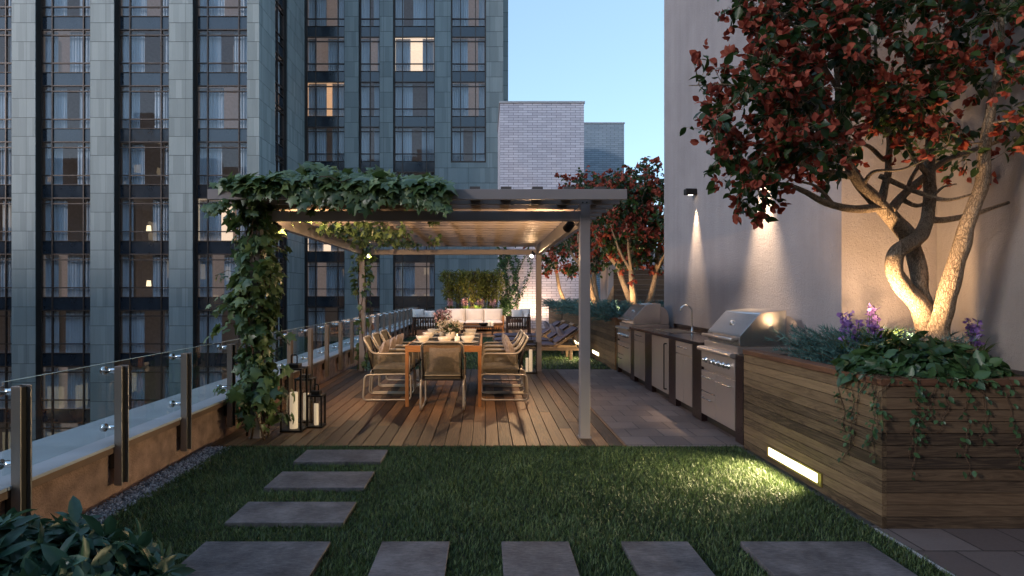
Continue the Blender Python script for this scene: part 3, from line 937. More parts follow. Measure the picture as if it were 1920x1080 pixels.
# ------------------------------------------------------------------ pergola
pg = thing('pergola', 'taupe metal pergola with louvred roof over the dining table', 'pergola', (-.65, 8.4, 0))
m0 = None
for x in (-2.345, .945):
    for y in (5.84, 10.9):
        m = MB(); m.box(x, x + .1, y, y + .1, .013, 2.34)
        po = m.build('post', 'pergola', pg, .004)
        m = MB(); m.box(x - .012, x + .112, y - .012, y + .112, .0125, .022); m.build('base_plate', 'pergola', po)
m = MB(); m.box(-2.243, .943, 5.85, 5.93, 2.18, 2.276); m.build('front_beam', 'pergola', pg, .003)
m = MB(); m.box(-2.243, .943, 10.91, 10.99, 2.18, 2.276); m.build('rear_beam', 'pergola', pg, .003)
for x in (-2.335, .955):
    m = MB(); m.box(x, x + .08, 5.942, 10.898, 2.18, 2.338); m.build('side_beam', 'pergola', pg, .003)
for i in range(19):
    y = 5.54 + i * .305
    m = MB(); m.box(-2.625, 1.34, y, y + .045, 2.342, 2.44)
    m.build('slat', 'pergola' if i == 0 else 'pergola_slat', pg, .003)
for i in range(13):
    x = -2.55 + i * .3
    m = MB(); m.box(x, x + .1, 5.60, 11.18, 2.372, 2.475); m.build('batten', 'batten', pg)
m = MB()
for x in (.97, 1.01):
    m.tube([(x, 5.836, 2.36), (x, 5.845, 2.36)], .008, 8)
m.build('bolt', 'black_metal', pg)
# spotlights on the pergola frame
def spot_fixture(loc, aim, label):
    t = thing('spotlight', label, 'spotlight', loc, 0, 'black spotlights fixed inside the pergola frame')
    d = (Vector(aim) - Vector(loc)).normalized()
    a = Vector(loc)
    m = MB(); m.tube([a - d * .05, a - d * .045, a + d * .05, a + d * .052], [.02, .042, .046, .046], 16); m.build('housing', 'black_metal', t)
    m = MB(); m.tube([a + d * .0525, a + d * .054], [.036, .036], 16); m.build('lens', 'spot_face', t)
    m = MB(); m.tube([a - d * .01, a - d * .01 + Vector((0, 0, .07))], .012, 8); m.build('bracket', 'black_metal', t)
    return a + d * .06, d


SPOTS = [spot_fixture((-2.17, 10.86, 2.17), (-.9, 8.2, .75), 'black spotlight on the rear pergola post wrapped in ivy'),
         spot_fixture((.87, 10.86, 2.17), (-.2, 8.2, .75), 'black spotlight on the rear pergola post beside the loungers'),
         spot_fixture((.86, 6.02, 2.145), (-.2, 8.2, .75), 'black spotlight under the front pergola beam at the bare post'),
         spot_fixture((-2.16, 6.02, 2.145), (-.9, 8.2, .75), 'black spotlight under the front pergola beam by the ivy clad post')]

# ------------------------------------------------------------------ planters
def planter(name, label, x0, x1, y0, y1, h, nb, back=True):
    t = thing(name, label, 'planter', ((x0 + x1) / 2, (y0 + y1) / 2, 0))
    m = MB()
    bh = (h - .045) / nb
    for i in range(nb):
        z = .003 + i * bh
        m.box(x0, x0 + .03, y0 + .0, y1, z + .002, z + bh - .002)
    m.build('side_boards', 'planter_wood', t, .0015)
    m = MB()
    for i in range(nb):
        z = .003 + i * bh
        m.box(x0 + .031, x1, y0 + .001, y0 + .03, z + .002, z + bh - .002)
    m.build('end_boards', 'planter_wood_x', t, .0015)
    m = MB(); m.box(x0 + .028, x0 + .04, y0 + .032, y1 - .005, .0, h - .05); m.box(x0 + .041, x1, y0 + .029, y0 + .04, 0, h - .05); m.build('lining', 'bronze_dark', t)
    m = MB()
    m.box(x0 - .012, x0 + .115, y0 - .012, y1, h - .04, h)
    m.build('cap', 'cap_wood', t, .003)
    m = MB(); m.box(x0 + .117, x1, y0 - .012, y0 + .115, h - .04, h); m.build('end_cap', 'cap_wood_x', t, .003)
    m = MB(); m.box(x0 + .12, x1 - .002, y0 + .12, y1 - .01, h - .14, h - .05); m.build('soil', 'soil', t)
    return t


planter('wooden_planter', 'large boarded timber planter carrying the big red flowering tree', 2.44, 4.0, 3.61, 5.54, .925, 12)
planter('wooden_planter', 'timber planter of blue juniper beside the loungers, beyond the farther grill', 2.44, 4.3, 11.06, 18.55, 1.0, 9)
planter('wooden_planter', 'farthest timber planter, ending against the white brick wall', 2.44, 4.2, 18.75, 22.6, 1.03, 9)
planter('wooden_planter', 'low timber flower planter behind the white sofa', -1.9, .58, 23.55, 24.5, .62, 5)

def strip_light(label, y0, y1, z0, z1):
    t = thing('strip_light', label, 'light', (2.44, (y0 + y1) / 2, z0))
    m = MB()
    f = .014
    m.box(2.428, 2.439, y0, y1, z0, z0 + f); m.box(2.428, 2.439, y0, y1, z1 - f, z1)
    m.box(2.428, 2.439, y0, y0 + .05, z0 + f, z1 - f); m.box(2.428, 2.439, y1 - .02, y1, z0 + f, z1 - f)
    m.build('frame', 'brass', t)
    m = MB(); m.box(2.434, 2.4392, y0 + .051, y1 - .021, z0 + f + .0005, z1 - f - .0005); m.build('diffuser', 'diffuser', t)


strip_light('long glowing strip light low on the near planter above the lawn', 4.24, 5.06, .05, .15)
strip_light('small glowing strip light on the juniper planter beside the nearest lounger', 12.5, 13.35, .10, .20)
strip_light('small glowing strip light on the juniper planter behind the farther loungers', 15.2, 16.1, .10, .20)

# ------------------------------------------------------------------ outdoor kitchen
KX = 2.44
kt = thing('outdoor_kitchen', 'black granite kitchen counter with stainless cabinets along the stucco wall', 'kitchen counter', (2.8, 8.2, 0))
m = MB()
m.box(KX - .025, 3.195, 6.64, 9.86, .862, .90)
m.build('countertop', 'granite', kt, .004)
m = MB(); m.box(3.165, 3.194, 6.64, 9.86, .902, .955); m.build('splashback', 'granite', kt, .002)
for a, b in [(5.56, 5.735), (6.63, 6.925), (7.525, 7.82), (8.61, 8.98), (9.62, 9.87), (10.8, 10.95)]:
    m = MB(); m.box(KX + .004, 3.15, a, b, .012, .86)
    m.build('granite_pier', 'granite_side', kt, .003)
m = MB(); m.box(KX + .07, 3.15, 5.74, 10.79, .011, .10); m.build('toe_kick', 'steel_dark', kt)
m = MB(); m.box(KX + .03, 3.14, 5.74, 10.79, .104, .855); m.build('carcass', 'inox', kt)

def front(name, y0, y1, z0, z1, handle=None, parent=None):
    m = MB(); m.box(KX, KX + .024, y0 + .003, y1 - .003, z0 + .003, z1 - .003)
    d = m.build(name, 'inox', parent or kt, .003)
    if handle:
        m = MB()
        if handle[0] == 'h':
            z = handle[1]; a, b = handle[2], handle[3]
            m.tube(fillet([(KX + .0, a, z), (KX - .03, a, z), (KX - .03, b, z), (KX + .0, b, z)], .012), .0065, 8)
            m.build('handle', 'inox_dark', d)
        else:
            y, a, b = handle[1], handle[2], handle[3]
            m.tube(fillet([(KX + .0, y, a), (KX - .035, y, a), (KX - .035, y, b), (KX + .0, y, b)], .012), .009, 8)
            m.build('handle', 'black_metal', d)
    return d


def grill_cabinet(y0, y1):
    ym = y0 + (y1 - y0) * .55
    front('control_panel', y0, y1, .63, .815)
    front('drawer', ym, y1, .37, .60, ('h', .535, ym + .08, y1 - .08))
    front('drawer', ym, y1, .105, .365, ('h', .30, ym + .08, y1 - .08))
    front('cabinet_door', y0, ym, .105, .60, ('h', .53, y0 + .08, ym - .08))


grill_cabinet(5.74, 6.628)
front('drawer', 6.93, 7.522, .70, .855, ('h', .79, 7.08, 7.37))
front('cabinet_door', 6.93, 7.224, .105, .697)
front('cabinet_door', 7.228, 7.522, .105, .697)
front('fridge_door', 7.825, 8.606, .105, .855, ('v', 7.90, .17, .78))
front('drawer', 8.985, 9.616, .70, .855, ('h', .79, 9.15, 9.45))
front('cabinet_door', 8.985, 9.298, .105, .697)
front('cabinet_door', 9.302, 9.616, .105, .697)
grill_cabinet(9.875, 10.795)
# sink and tap
m = MB()
m.box(2.60, 2.98, 8.2, 9.1, .9015, .906)
sk = m.build('sink', 'inox_dark', None); tag(sk, 'shallow stainless sink set in the black counter', 'sink')
m = MB(); m.box(2.63, 2.95, 8.24, 9.06, .9063, .9075); m.build('basin', 'steel_dark', sk)
fa = thing('kitchen_tap', 'chrome gooseneck tap standing behind the sink', 'tap', (3.03, 8.6, .9))
m = MB()
m.lathe([(.03, .901), (.03, .915), (.016, .93), (.014, 1.0)], (3.03, 8.6, 0), 14)
m.tube(spline([(3.03, 8.6, .93), (3.03, 8.6, 1.15), (3.02, 8.6, 1.23), (2.95, 8.6, 1.285), (2.87, 8.6, 1.245), (2.86, 8.6, 1.19)], 6), .011, 10)
m.build('spout', 'chrome', fa)
m = MB(); m.tube([(3.03, 8.6, .965), (3.03, 8.53, .985)], .006, 8); m.build('lever', 'chrome', fa)

def grill(label, y0, y1, light):
    t = thing('barbecue_grill', label, 'grill', (2.7, (y0 + y1) / 2, .86), 0, 'stainless built in barbecue grills')
    m = MB()                                                    # fire box and drip tray rail
    m.box(KX + .03, 3.10, y0 + .015, y1 - .015, .862, .93)
    m.build('body', 'inox', t, .003)
    m = MB()
    m.prism([(KX + .05, .842), (KX + .05, .868), (KX - .03, .868), (KX - .05, .858), (KX - .055, .84), (KX - .045, .825), (KX - .03, .82), (KX + .02, .82)], 'Y', y0 + .004, y1 - .004)
    m.build('front_rail', 'inox', t, .004)
    m = MB()                                                    # the lid: sloping front, flat top, rounded back
    prof = [(2.50, .935), (2.50, 1.03), (2.512, 1.046), (2.692, 1.246), (2.712, 1.262), (2.955, 1.288), (2.96, 1.284), (2.96, .935)]
    m.prism(prof, 'Y', y0 + .03, y1 - .03)
    ld = m.build('lid', 'inox_dark', t, .006, 3)
    m = MB(); m.prism([(2.9625, .935), (2.9625, 1.235), (3.01, 1.225), (3.06, 1.18), (3.095, 1.10), (3.105, 1.02), (3.105, .935)], 'Y', y0 + .045, y1 - .045); m.build('lid_back', 'inox', ld, .004)
    m = MB()
    for yy in (y0 + .10, y1 - .10):
        m.box(2.44, 2.51, yy - .012, yy + .012, .985, 1.012)
    m.tube([(2.44, y0 + .05, .998), (2.44, y1 - .05, .998)], .016, 12)
    m.build('lid_handle', 'inox', ld)
    m = MB()
    c = Vector((2.60, (y0 + y1) / 2 + .0, 1.147)); n = Vector((-.735, 0, .678))
    m.tube([c, c + n * .014], [.03, .026], 16)
    m.tube([c + n * .016 + Vector((.012, -.0, .012)), c + n * .016 - Vector((.012, .0, .012))], .006, 8)
    m.build('thermometer', 'chrome', ld)
    kn = None
    for i, q in enumerate((.22, .42, .56, .70, .84)):
        yy = y0 + (y1 - y0) * (1 - q) if False else y1 - (y1 - y0) * q
        if i == 0: yy = y1 - (y1 - y0) * .18
        m = MB()
        m.lathe([(.0, -.045), (.018, -.044), (.024, -.03), (.024, -.012), (.034, -.010), (.034, -.001)], (KX, yy, .725), 14, 0, 'X')
        m.box(KX - .056, KX - .040, yy - .005, yy + .005, .703, .747)
        m.build('knob', 'chrome', t)
    return t


grill('nearer stainless grill with closed lid, next to the big timber planter', 5.735, 6.63, 0)
grill('farther stainless grill with closed lid, beside the corner of the stucco building', 9.87, 10.8, 0)

# wall lights
def sconce(y, label):
    t = thing('wall_light', label, 'wall light', (3.19, y, 3.0))
    m = MB()
    m.box(3.02, 3.198, y - .05, y + .05, 2.95, 3.045)
    m.build('housing', 'black_metal', t, .018, 3)
    m = MB(); m.lathe([(.0, 2.946), (.036, 2.946), (.036, 2.949)], (3.112, y, 0), 16); m.build('lens', 'sconce_face', t)


sconce(8.9, 'black downlight on the stucco wall seen clear of the tree branches')
sconce(6.73, 'black downlight on the stucco wall hidden among the red flowering branches')
# ------------------------------------------------------------------ dining table and chairs
TX0, TX1, TY0, TY1, TZ = -1.02, -.048, 7.45, 9.75, .793
dt = thing('dining_table', 'long teak dining table with dark slate top set for a meal under the pergola', 'table', (-.534, 8.6, .012))
m = MB(); m.box(TX0 + .03, TX1 - .03, TY0 + .03, TY1 - .03, TZ - .028, TZ - .002); m.build('tabletop', 'slate', dt, .002)
m = MB(); m.box(TX0, TX1, TY0, TY0 + .028, TZ - .082, TZ); m.box(TX0, TX1, TY1 - .028, TY1, TZ - .082, TZ); m.build('apron', 'teak_x', dt, .003)
m = MB(); m.box(TX0, TX0 + .028, TY0 + .03, TY1 - .03, TZ - .082, TZ); m.box(TX1 - .028, TX1, TY0 + .03, TY1 - .03, TZ - .082, TZ); m.build('apron', 'teak_y', dt, .003)
for x in (TX0 + .001, TX1 - .046):
    for y in (TY0 + .001, TY1 - .046):
        m = MB(); m.box(x, x + .045, y, y + .045, .012, TZ - .083); m.build('leg', 'teak_z', dt, .004)


def make_chair(label):
    t = thing('dining_chair', label, 'chair', (0, 0, 0), 0, 'woven dining chairs around the long table')
    for s in (-1, 1):
        x = .262 * s
        m = MB()
        m.tube(fillet([(x, .30, .015), (x, -.34, .015), (x, -.315, .352), (x, .30, .362)], .06, 6, True), .0125, 8, 0, True)
        m.build('sled_base', 'chair_tube', t)
    m = MB()
    pts = []
    for s in (-1, 1):
        q = [(s * .262, .285, .375), (s * .262, .285, .635), (s * .262, -.215, .635), (s * .25, -.335, .845)]
        pts += q if s < 0 else q[::-1]
    m.tube(fillet(pts, .075, 7), .0135, 8)
    m.build('arm_and_back_frame', 'chair_tube', t)
    m = MB()
    for s in (-1, 1):
        m.tube([(s * .235, -.325, .83), (s * .235, -.205, .37)], .011, 6)
    m.tube([(-.235, -.205, .372), (.235, -.205, .372)], .011, 6)
    m.build('back_rail', 'black_metal', t)
    m = MB()                                                       # woven back: upright cords
    n = 40
    for i in range(n):
        x = -.228 + .456 * i / (n - 1)
        m.tube([(x, -.332, .842), (x, -.285, .65), (x, -.225, .45), (x, -.205, .375)], .0043, 4, caps=False)
    m.build('woven_back', 'weave', t)
    for s in (-1, 1):
        m = MB()
        for i in range(30):
            y = -.19 + .455 * i / 29
            m.tube([(s * .262, y, .632), (s * .262, y, .366)], .0042, 4, caps=False)
        m.build('woven_side', 'weave', t)
    m = MB(); m.box(-.248, .248, -.225, .295, .362, .382); m.build('seat_frame', 'black_metal', t, .006)
    m = MB(); m.pillow(.50, .53, .10, Matrix.Translation((0, .035, .425)), 14, .0, 0, .22)
    m.build('seat', 'seat_fabric', t)
    return t


def make_cushion(label):
    t = thing('scatter_cushion', label, 'cushion', (0, 0, 0), 0, 'mottled scatter cushions on the dining chairs')
    m = MB(); m.pillow(.40, .34, .13, Matrix.Rotation(R(72), 4, 'X'), 12, .09, 0, .5)
    m.build('cover', 'cushion_brown', t)
    return t


CH = [(-1.31, 8.13, -PI / 2, 'on the left side of the table, nearest the ivy clad front post'), (-1.31, 8.76, -PI / 2, 'on the left side of the table, middle of three'), (-1.31, 9.42, -PI / 2, 'on the left side of the table, farthest of three'),
      (.245, 8.13, PI / 2, 'on the right side of the table, nearest the bare front post'), (.245, 8.76, PI / 2, 'on the right side of the table, middle of three'), (.245, 9.42, PI / 2, 'on the right side of the table, farthest of three'),
      (-.53, 7.50, 0, '')]
chair0 = cush0 = None
for i, (x, y, rz, where) in enumerate(CH):
    rz2 = rz + (rnd.uniform(-.05, .05) if i < 6 else 0)
    lab = ('woven dining chair ' + where) if where else 'woven dining chair at the table end, its see through back turned to the lawn'
    cl = ('cushion on the chair ' + where.replace('on the ', '').replace(' of the table', '')) if where else 'mottled cushion on the chair at the table end'
    if chair0 is None:
        chair0 = make_chair(lab); cush0 = make_cushion(cl)
        c, k = chair0, cush0
    else:
        c = dup(chair0, (0, 0, 0), 0, lab); k = dup(cush0, (0, 0, 0), 0, cl)
    c.location = (x, y, .0125); c.rotation_euler = (0, 0, rz2)
    off = Matrix.Rotation(rz2, 3, 'Z') @ Vector((rnd.uniform(-.03, .03), -.10, .64 if i < 6 else .60))
    k.location = Vector((x, y, .0125)) + off
    k.rotation_euler = (0, 0, rz2 + rnd.uniform(-.1, .1))

# place settings
def lathe_thing(name, label, cat, prof, loc, mat, group=None, n=24):
    m = MB(); m.lathe(prof, (0, 0, 0), n)
    o = m.build(name, mat)
    o.location = loc
    return tag(o, label, cat, group)


PL = [(.0, 0), (.085, .0), (.14, .012), (.145, .016), (.138, .017), (.085, .006), (0, .006)]
BW = [(.0, 0), (.045, 0), (.047, .010), (.082, .042), (.095, .082), (.091, .083), (.078, .045), (.04, .014), (0, .012)]
SET = [(-.83, 7.83, 'left side, nearest the camera'), (-.83, 8.62, 'left side, middle of three'), (-.83, 9.36, 'left side, farthest of three'),
       (-.235, 7.83, 'right side, nearest the camera'), (-.235, 8.62, 'right side, middle of three'), (-.235, 9.36, 'right side, farthest of three'), (-.53, 7.66, 'near end of the table')]
b0 = p0 = m0 = None
for i, (x, y, w) in enumerate(SET):
    if b0 is None:
        mm = MB(); mm.box(-.19, .19, -.16, .16, 0, .004)
        m0 = mm.build('placemat', 'mat', bevel=.002); tag(m0, 'charcoal placemat on the table, ' + w, 'placemat', 'charcoal placemats'); m0.location = (x, y, TZ + .0005)
        p0 = lathe_thing('plate', 'cream plate under a bowl, ' + w, 'plate', PL, (x, y, TZ + .005), 'ceramic', 'cream plates')
        b0 = lathe_thing('bowl', 'cream bowl on a plate, ' + w, 'bowl', BW, (x, y, TZ + .013), 'ceramic', 'cream bowls')
    else:
        for src, pre, z in ((m0, 'charcoal placemat on the table, ', .0005), (p0, 'cream plate under a bowl, ', .005), (b0, 'cream bowl on a plate, ', .013)):
            dup(src, (x, y, TZ + z), PI / 2 if (src is m0 and i < 6) else 0, pre + w)
m0.rotation_euler = (0, 0, PI / 2)

# flowers, glasses and candles down the middle
def bouquet(name, label, loc, stems, hmin, hmax, spread, pot, petal, leaf):
    t = thing(name, label, 'vase', loc)
    m = MB(); m.lathe(pot, loc, 18); m.build('pot', 'ceramic', t)
    top = max(z for _, z in pot)
    L, Pm = Leaves(LONG), Leaves(PETAL)
    mb = MB()
    for i in range(stems):
        a = rnd.random() * 2 * PI
        rr = spread * math.sqrt(rnd.random())
        h = rnd.uniform(hmin, hmax)
        b = Vector(loc) + Vector((math.cos(a) * .02, math.sin(a) * .02, top * .6))
        e = Vector(loc) + Vector((math.cos(a) * rr, math.sin(a) * rr, h))
        mb.tube([b, (b + e) / 2 + rv(.006), e], .0025, 4, caps=False)
        for k in range(7):
            d = rv() + (e - b) * 2
            Pm.add(e + rv(.012), d, rv(), rnd.uniform(.022, .04))
        for k in range(3):
            p = b.lerp(e, rnd.uniform(.3, .9))
            L.add(p, rv() + Vector((0, 0, .5)), rv() + Vector((0, 0, 1)), rnd.uniform(.05, .09))
    mb.build('stems', 'vine_bark', t)
    Pm.build('blossoms', petal, t)
    L.build('leaves', leaf, t)
    return t


POT = [(0, 0), (.06, 0), (.075, .03), (.075, .10), (.068, .11), (.06, .10), (0, .09)]
bouquet('flower_vase', 'bouquet of cream and white blossoms in the middle of the table', (-.50, 8.50, TZ + .002), 70, .12, .26, .17, POT, 'cream_petal', 'shrub')
bouquet('flower_vase', 'tall pale pink bouquet behind the cream one on the table', (-.66, 9.05, TZ + .002), 34, .22, .40, .12, [(0, 0), (.045, 0), (.06, .08), (.045, .16), (.038, .16), (0, .1)], 'pinkish', 'shrub_blue')
GL = [(.0, 0), (.033, 0), (.034, .004), (.006, .008), (.005, .08), (.03, .11), (.038, .15), (.033, .19)]
gp = None
for i, (x, y, w) in enumerate([(-.70, 8.05, 'left of the cream bouquet, nearest'), (-.72, 8.75, 'left of the cream bouquet, farther'), (-.36, 8.95, 'right of the cream bouquet')]):
    if gp is None:
        gp = lathe_thing('wine_glass', 'stemmed glass standing ' + w, 'glass', GL, (x, y, TZ + .001), 'clear_glass', 'stemmed glasses', 16)
    else:
        dup(gp, (x, y, TZ + .001), 0, 'stemmed glass standing ' + w)


def candle(label, loc, r, h, group=None, glow=False):
    t = thing('candle', label, 'candle', loc, 0, group)
    m = MB(); m.lathe([(0, 0), (r * .97, 0), (r, .004), (r, h - .006), (r * .93, h), (r * .75, h - .004), (0, h - .008)], loc, 20); m.build('wax', 'candle', t)
    m = MB(); m.tube([Vector(loc) + Vector((0, 0, h - .008)), Vector(loc) + Vector((0, 0, h + .012))], .002, 5); m.build('wick', 'black_metal', t)
    if glow:
        m = MB(); m.lathe([(.001, h + .008), (.006, h + .016), (.004, h + .028), (.0005, h + .04)], loc, 8); m.build('flame', 'candle_flame', t)
    return t


candle('short lit candle beside the cream bouquet on the table', (-.385, 8.02, TZ + .001), .035, .075, None, True)

# ------------------------------------------------------------------ lanterns on the deck
def lantern(label, loc, w, h, group='black framed lanterns on the deck'):
    t = thing('lantern', label, 'lantern', loc, 0, group)
    x, y, z = loc
    a = w / 2
    m = MB()
    b = .008
    for sx in (-1, 1):
        for sy in (-1, 1):
            m.box(x + sx * a - b, x + sx * a + b, y + sy * a - b, y + sy * a + b, z + .022, z + h - .06)
    m.build('corner_bars', 'black_metal', t)
    m = MB(); m.box(x - a - .012, x + a + .012, y - a - .012, y + a + .012, z, z + .02); m.build('base', 'black_metal', t, .003)
    m = MB()
    m.box(x - a - .012, x + a + .012, y - a - .012, y + a + .012, z + h - .058, z + h - .04)
    m.box(x - a * .62, x + a * .62, y - a * .62, y + a * .62, z + h - .039, z + h)
    m.build('top', 'black_metal', t, .003)
    m = MB(); m.tube(fillet([(x - a * .3, y, z + h), (x - a * .3, y, z + h + w * .45), (x + a * .3, y, z + h + w * .45), (x + a * .3, y, z + h)], .02), .007, 8); m.build('handle', 'black_metal', t)
    m = MB()
    g = a - .004
    for (x0, x1, y0, y1) in ((-g, g, -g, -g + .004), (-g, g, g - .004, g), (-g, -g + .004, -g + .0045, g - .0045), (g - .004, g, -g + .0045, g - .0045)):
        m.box(x + x0, x + x1, y + y0, y + y1, z + .022, z + h - .06)
    m.build('glass', 'clear_glass', t)
    return t


lantern('tallest black lantern, standing beside the ivy clad post', (-2.02, 6.20, .0125), .205, .70)
candle('thick ivory candle inside the tallest lantern by the ivy', (-2.02, 6.19, .033), .042, .38)
lantern('middle black lantern, standing behind the tallest one by the ivy', (-2.03, 6.62, .0125), .17, .53)
candle('slim ivory candle inside the middle lantern', (-2.02, 6.61, .033), .032, .30)
lantern('small black lantern in front of the railing, right of the tall pair', (-1.83, 6.36, .0125), .145, .39)
candle('slim ivory candle inside the small lantern', (-1.83, 6.35, .033), .024, .23)
lantern('tall black lantern by the rear bare post, holding two candles', (.80, 10.72, .0125), .25, .60)
candle('taller ivory candle in the lantern at the rear post', (.83, 10.72, .033), .030, .40)
candle('shorter ivory candle in the lantern at the rear post', (.76, 10.69, .033), .026, .25)
lantern('small black lantern left of the tall one at the rear post', (.56, 10.9, .0125), .15, .36)
candle('ivory candle in the small lantern at the rear post', (.56, 10.9, .033), .024, .22)

# ------------------------------------------------------------------ loungers
def make_lounger(label):
    t = thing('sun_lounger', label, 'sun lounger', (0, 0, 0), 0, 'plum cushioned sun loungers')
    m = MB()
    for s in (-1, 1):
        m.box(-.95, .95, s * .31 - .02, s * .31 + .02, .21, .275)
    m.box(-.95, -.91, -.288, .288, .212, .273)
    m.build('frame', 'lounge_wood', t, .004)
    for x in (-.86, .72):
        for s in (-1, 1):
            m = MB(); m.box(x - .03, x + .03, s * .31 - .028, s * .31 + .028, 0, .209); m.build('leg', 'lounge_wood', t, .004)
    m = MB()
    for i in range(13):
        x = -.885 + i * .1
        m.box(x, x + .07, -.287, .287, .277, .292)
    m.build('slats', 'lounge_wood', t, .003)
    a = R(34)
    M = Matrix.Translation((.40, 0, .29)) @ Matrix.Rotation(-a, 4, 'Y')
    m = MB()
    for s in (-1, 1):
        m.obox(M @ Matrix.Translation((.36, s * .26, .0)), .74, .035, .04)
    for i in range(8):
        m.obox(M @ Matrix.Translation((.04 + i * .095, 0, .029)), .07, .60, .016)
    m.build('backrest', 'lounge_wood', t, .003)
    m = MB(); m.tube([(.80, -.25, .54), (.93, -.25, .25)], .012, 6); m.tube([(.80, .25, .54), (.93, .25, .25)], .012, 6); m.build('strut', 'lounge_wood', t)
    m = MB(); m.pillow(1.32, .60, .085, Matrix.Translation((-.27, 0, .335)), 16, .0, 0, .12)
    mt_ = m.build('seat_cushion', 'lounger_fabric', t)
    m = MB(); m.pillow(.58, .60, .085, M @ Matrix.Translation((.33, 0, .082)), 14, .0, 0, .12)
    m.build('back_cushion', 'lounger_fabric', t)
    return t


def make_lpillow(label):
    t = thing('lounger_pillow', label, 'cushion', (0, 0, 0), 0, 'mauve pillows on the sun loungers')
    m = MB(); m.pillow(.34, .44, .15, Matrix.Rotation(R(90 - 34 + 2), 4, 'Y') @ Matrix.Rotation(R(90), 4, 'Z') @ Matrix.Rotation(R(90), 4, 'Z'), 12, .08)
    m.build('cover', 'grey_pillow', t)
    return t


l0 = q0 = None
for i, (y, lab) in enumerate([(13.15, 'nearest the pergola'), (14.45, 'middle of three'), (16.0, 'farthest of three')]):
    if l0 is None:
        l0, q0 = make_lounger('plum sun lounger on the grass, ' + lab), make_lpillow('mauve pillow on the sun lounger, ' + lab)
        a, b = l0, q0
    else:
        a, b = dup(l0, (0, 0, 0), 0, 'plum sun lounger on the grass, ' + lab), dup(q0, (0, 0, 0), 0, 'mauve pillow on the sun lounger, ' + lab)
    a.location = (1.15, y, 0.0)
    b.location = (1.15 + .54, y - .02, .57)

# ------------------------------------------------------------------ sofa corner
so = thing('sofa', 'three seat white cushioned sofa with slatted teak base against the flower planter', 'sofa', (-.45, 22.8, .012))
m = MB()
m.box(-1.62, .72, 22.35, 23.28, .17, .24)
for x in (-1.62, .66):
    m.box(x, x + .06, 22.37, 23.26, .241, .60)
for x in (-1.60, -.48, .64):
    m.box(x, x + .07, 22.36, 22.43, .013, .168); m.box(x, x + .07, 23.2, 23.27, .013, .168)
m.build('frame', 'teak_x', so, .004)
m = MB()
for i in range(26):
    x = -1.58 + i * .088
    m.box(x, x + .045, 22.338, 22.347, .10, .236)
m.build('slats', 'teak_z', so)
for i in range(3):
    x = -1.16 + i * .735
    m = MB(); m.pillow(.73, .82, .2, Matrix.Translation((x, 22.76, .35)), 12, .0, 0, .14); m.build('seat_cushion', 'white_fabric', so)
    m = MB(); m.pillow(.73, .50, .24, Matrix.Translation((x, 23.10, .62)) @ Matrix.Rotation(R(80), 4, 'X'), 12, .015, 0, .2); m.build('back_cushion', 'white_fabric', so)
m = MB(); m.pillow(.50, .48, .16, Matrix.Translation((-1.12, 22.78, .64)) @ Matrix.Rotation(R(66), 4, 'X') @ Matrix.Rotation(R(8), 4, 'Z'), 12, .09)
o = m.build('throw_pillow', 'white_fabric'); tag(o, 'square white pillow leaning at the left end of the sofa', 'cushion', 'white pillows of the seating corner')
m = MB(); m.pillow(.42, .40, .14, Matrix.Translation((-1.45, 22.68, .60)) @ Matrix.Rotation(R(40), 4, 'Z') @ Matrix.Rotation(R(70), 4, 'X'), 12, .09)
o = m.build('throw_pillow', 'white_fabric'); tag(o, 'smaller white pillow tucked into the left sofa corner', 'cushion', 'white pillows of the seating corner')


def make_armchair(label):
    t = thing('armchair', label, 'armchair', (0, 0, 0), 0, 'dark slatted armchairs')
    for s in (-1, 1):
        m = MB()
        y = s * .38
        m.box(-.40, .42, y - .03, y + .03, .60, .655)
        m.box(-.40, .42, y - .025, y + .025, .215, .265)
        for x in (-.40, .36):
            m.box(x, x + .06, y - .028, y + .028, .0, .598)
        for i in range(8):
            x = -.31 + i * .085
            m.box(x, x + .045, y - .012, y + .012, .267, .598)
        m.build('side_frame', 'dark_wood', t, .003)
    m = MB()
    m.box(-.40, -.345, -.349, .349, .56, .655)
    for i in range(8):
        yy = -.33 + i * .088
        m.box(-.385, -.36, yy, yy + .045, .267, .558)
    m.box(-.33, .40, -.349, .349, .22, .255)
    m.build('back_frame', 'dark_wood', t, .003)
    m = MB(); m.pillow(.72, .68, .17, Matrix.Translation((.04, 0, .345)), 12, .0, 0, .16); m.build('seat_cushion', 'white_fabric', t)
    m = MB(); m.pillow(.64, .42, .19, Matrix.Translation((-.26, 0, .57)) @ Matrix.Rotation(R(90), 4, 'Z') @ Matrix.Rotation(R(76), 4, 'X'), 12, .02, 0, .22); m.build('back_cushion', 'white_fabric', t)
    return t


a1 = make_armchair('dark slatted armchair beside the glass railing, facing the coffee table')
a1.location = (-2.07, 20.2, .012)
a2 = dup(a1, (1.15, 20.4, .012), PI, 'dark slatted armchair between coffee table and white brick wall')
for (x, y, z, a, lab) in [(-2.3, 20.1, .76, .2, 'round white pillow on top of the armchair by the railing'), (-1.95, 20.3, .70, -.35, 'white pillow slumped in the armchair by the railing'),
                          (1.1, 20.35, .74, .1, 'white pillow in the armchair by the brick wall, nearer the table'), (1.38, 20.5, .77, -.1, 'white pillow in the armchair by the brick wall, against its back')]:
    m = MB(); m.pillow(.40, .36, .16, Matrix.Rotation(a, 4, 'Z') @ Matrix.Rotation(R(72), 4, 'X'), 12, .07)
    o = m.build('throw_pillow', 'white_fabric'); o.location = (x, y, z); tag(o, lab, 'cushion', 'white pillows of the seating corner')
ct = thing('coffee_table', 'low dark wooden coffee table in front of the white sofa', 'table', (-.3, 20.8, .012))
m = MB(); m.box(-.88, .30, 20.45, 21.15, .275, .315); m.build('tabletop', 'dark_wood', ct, .004)
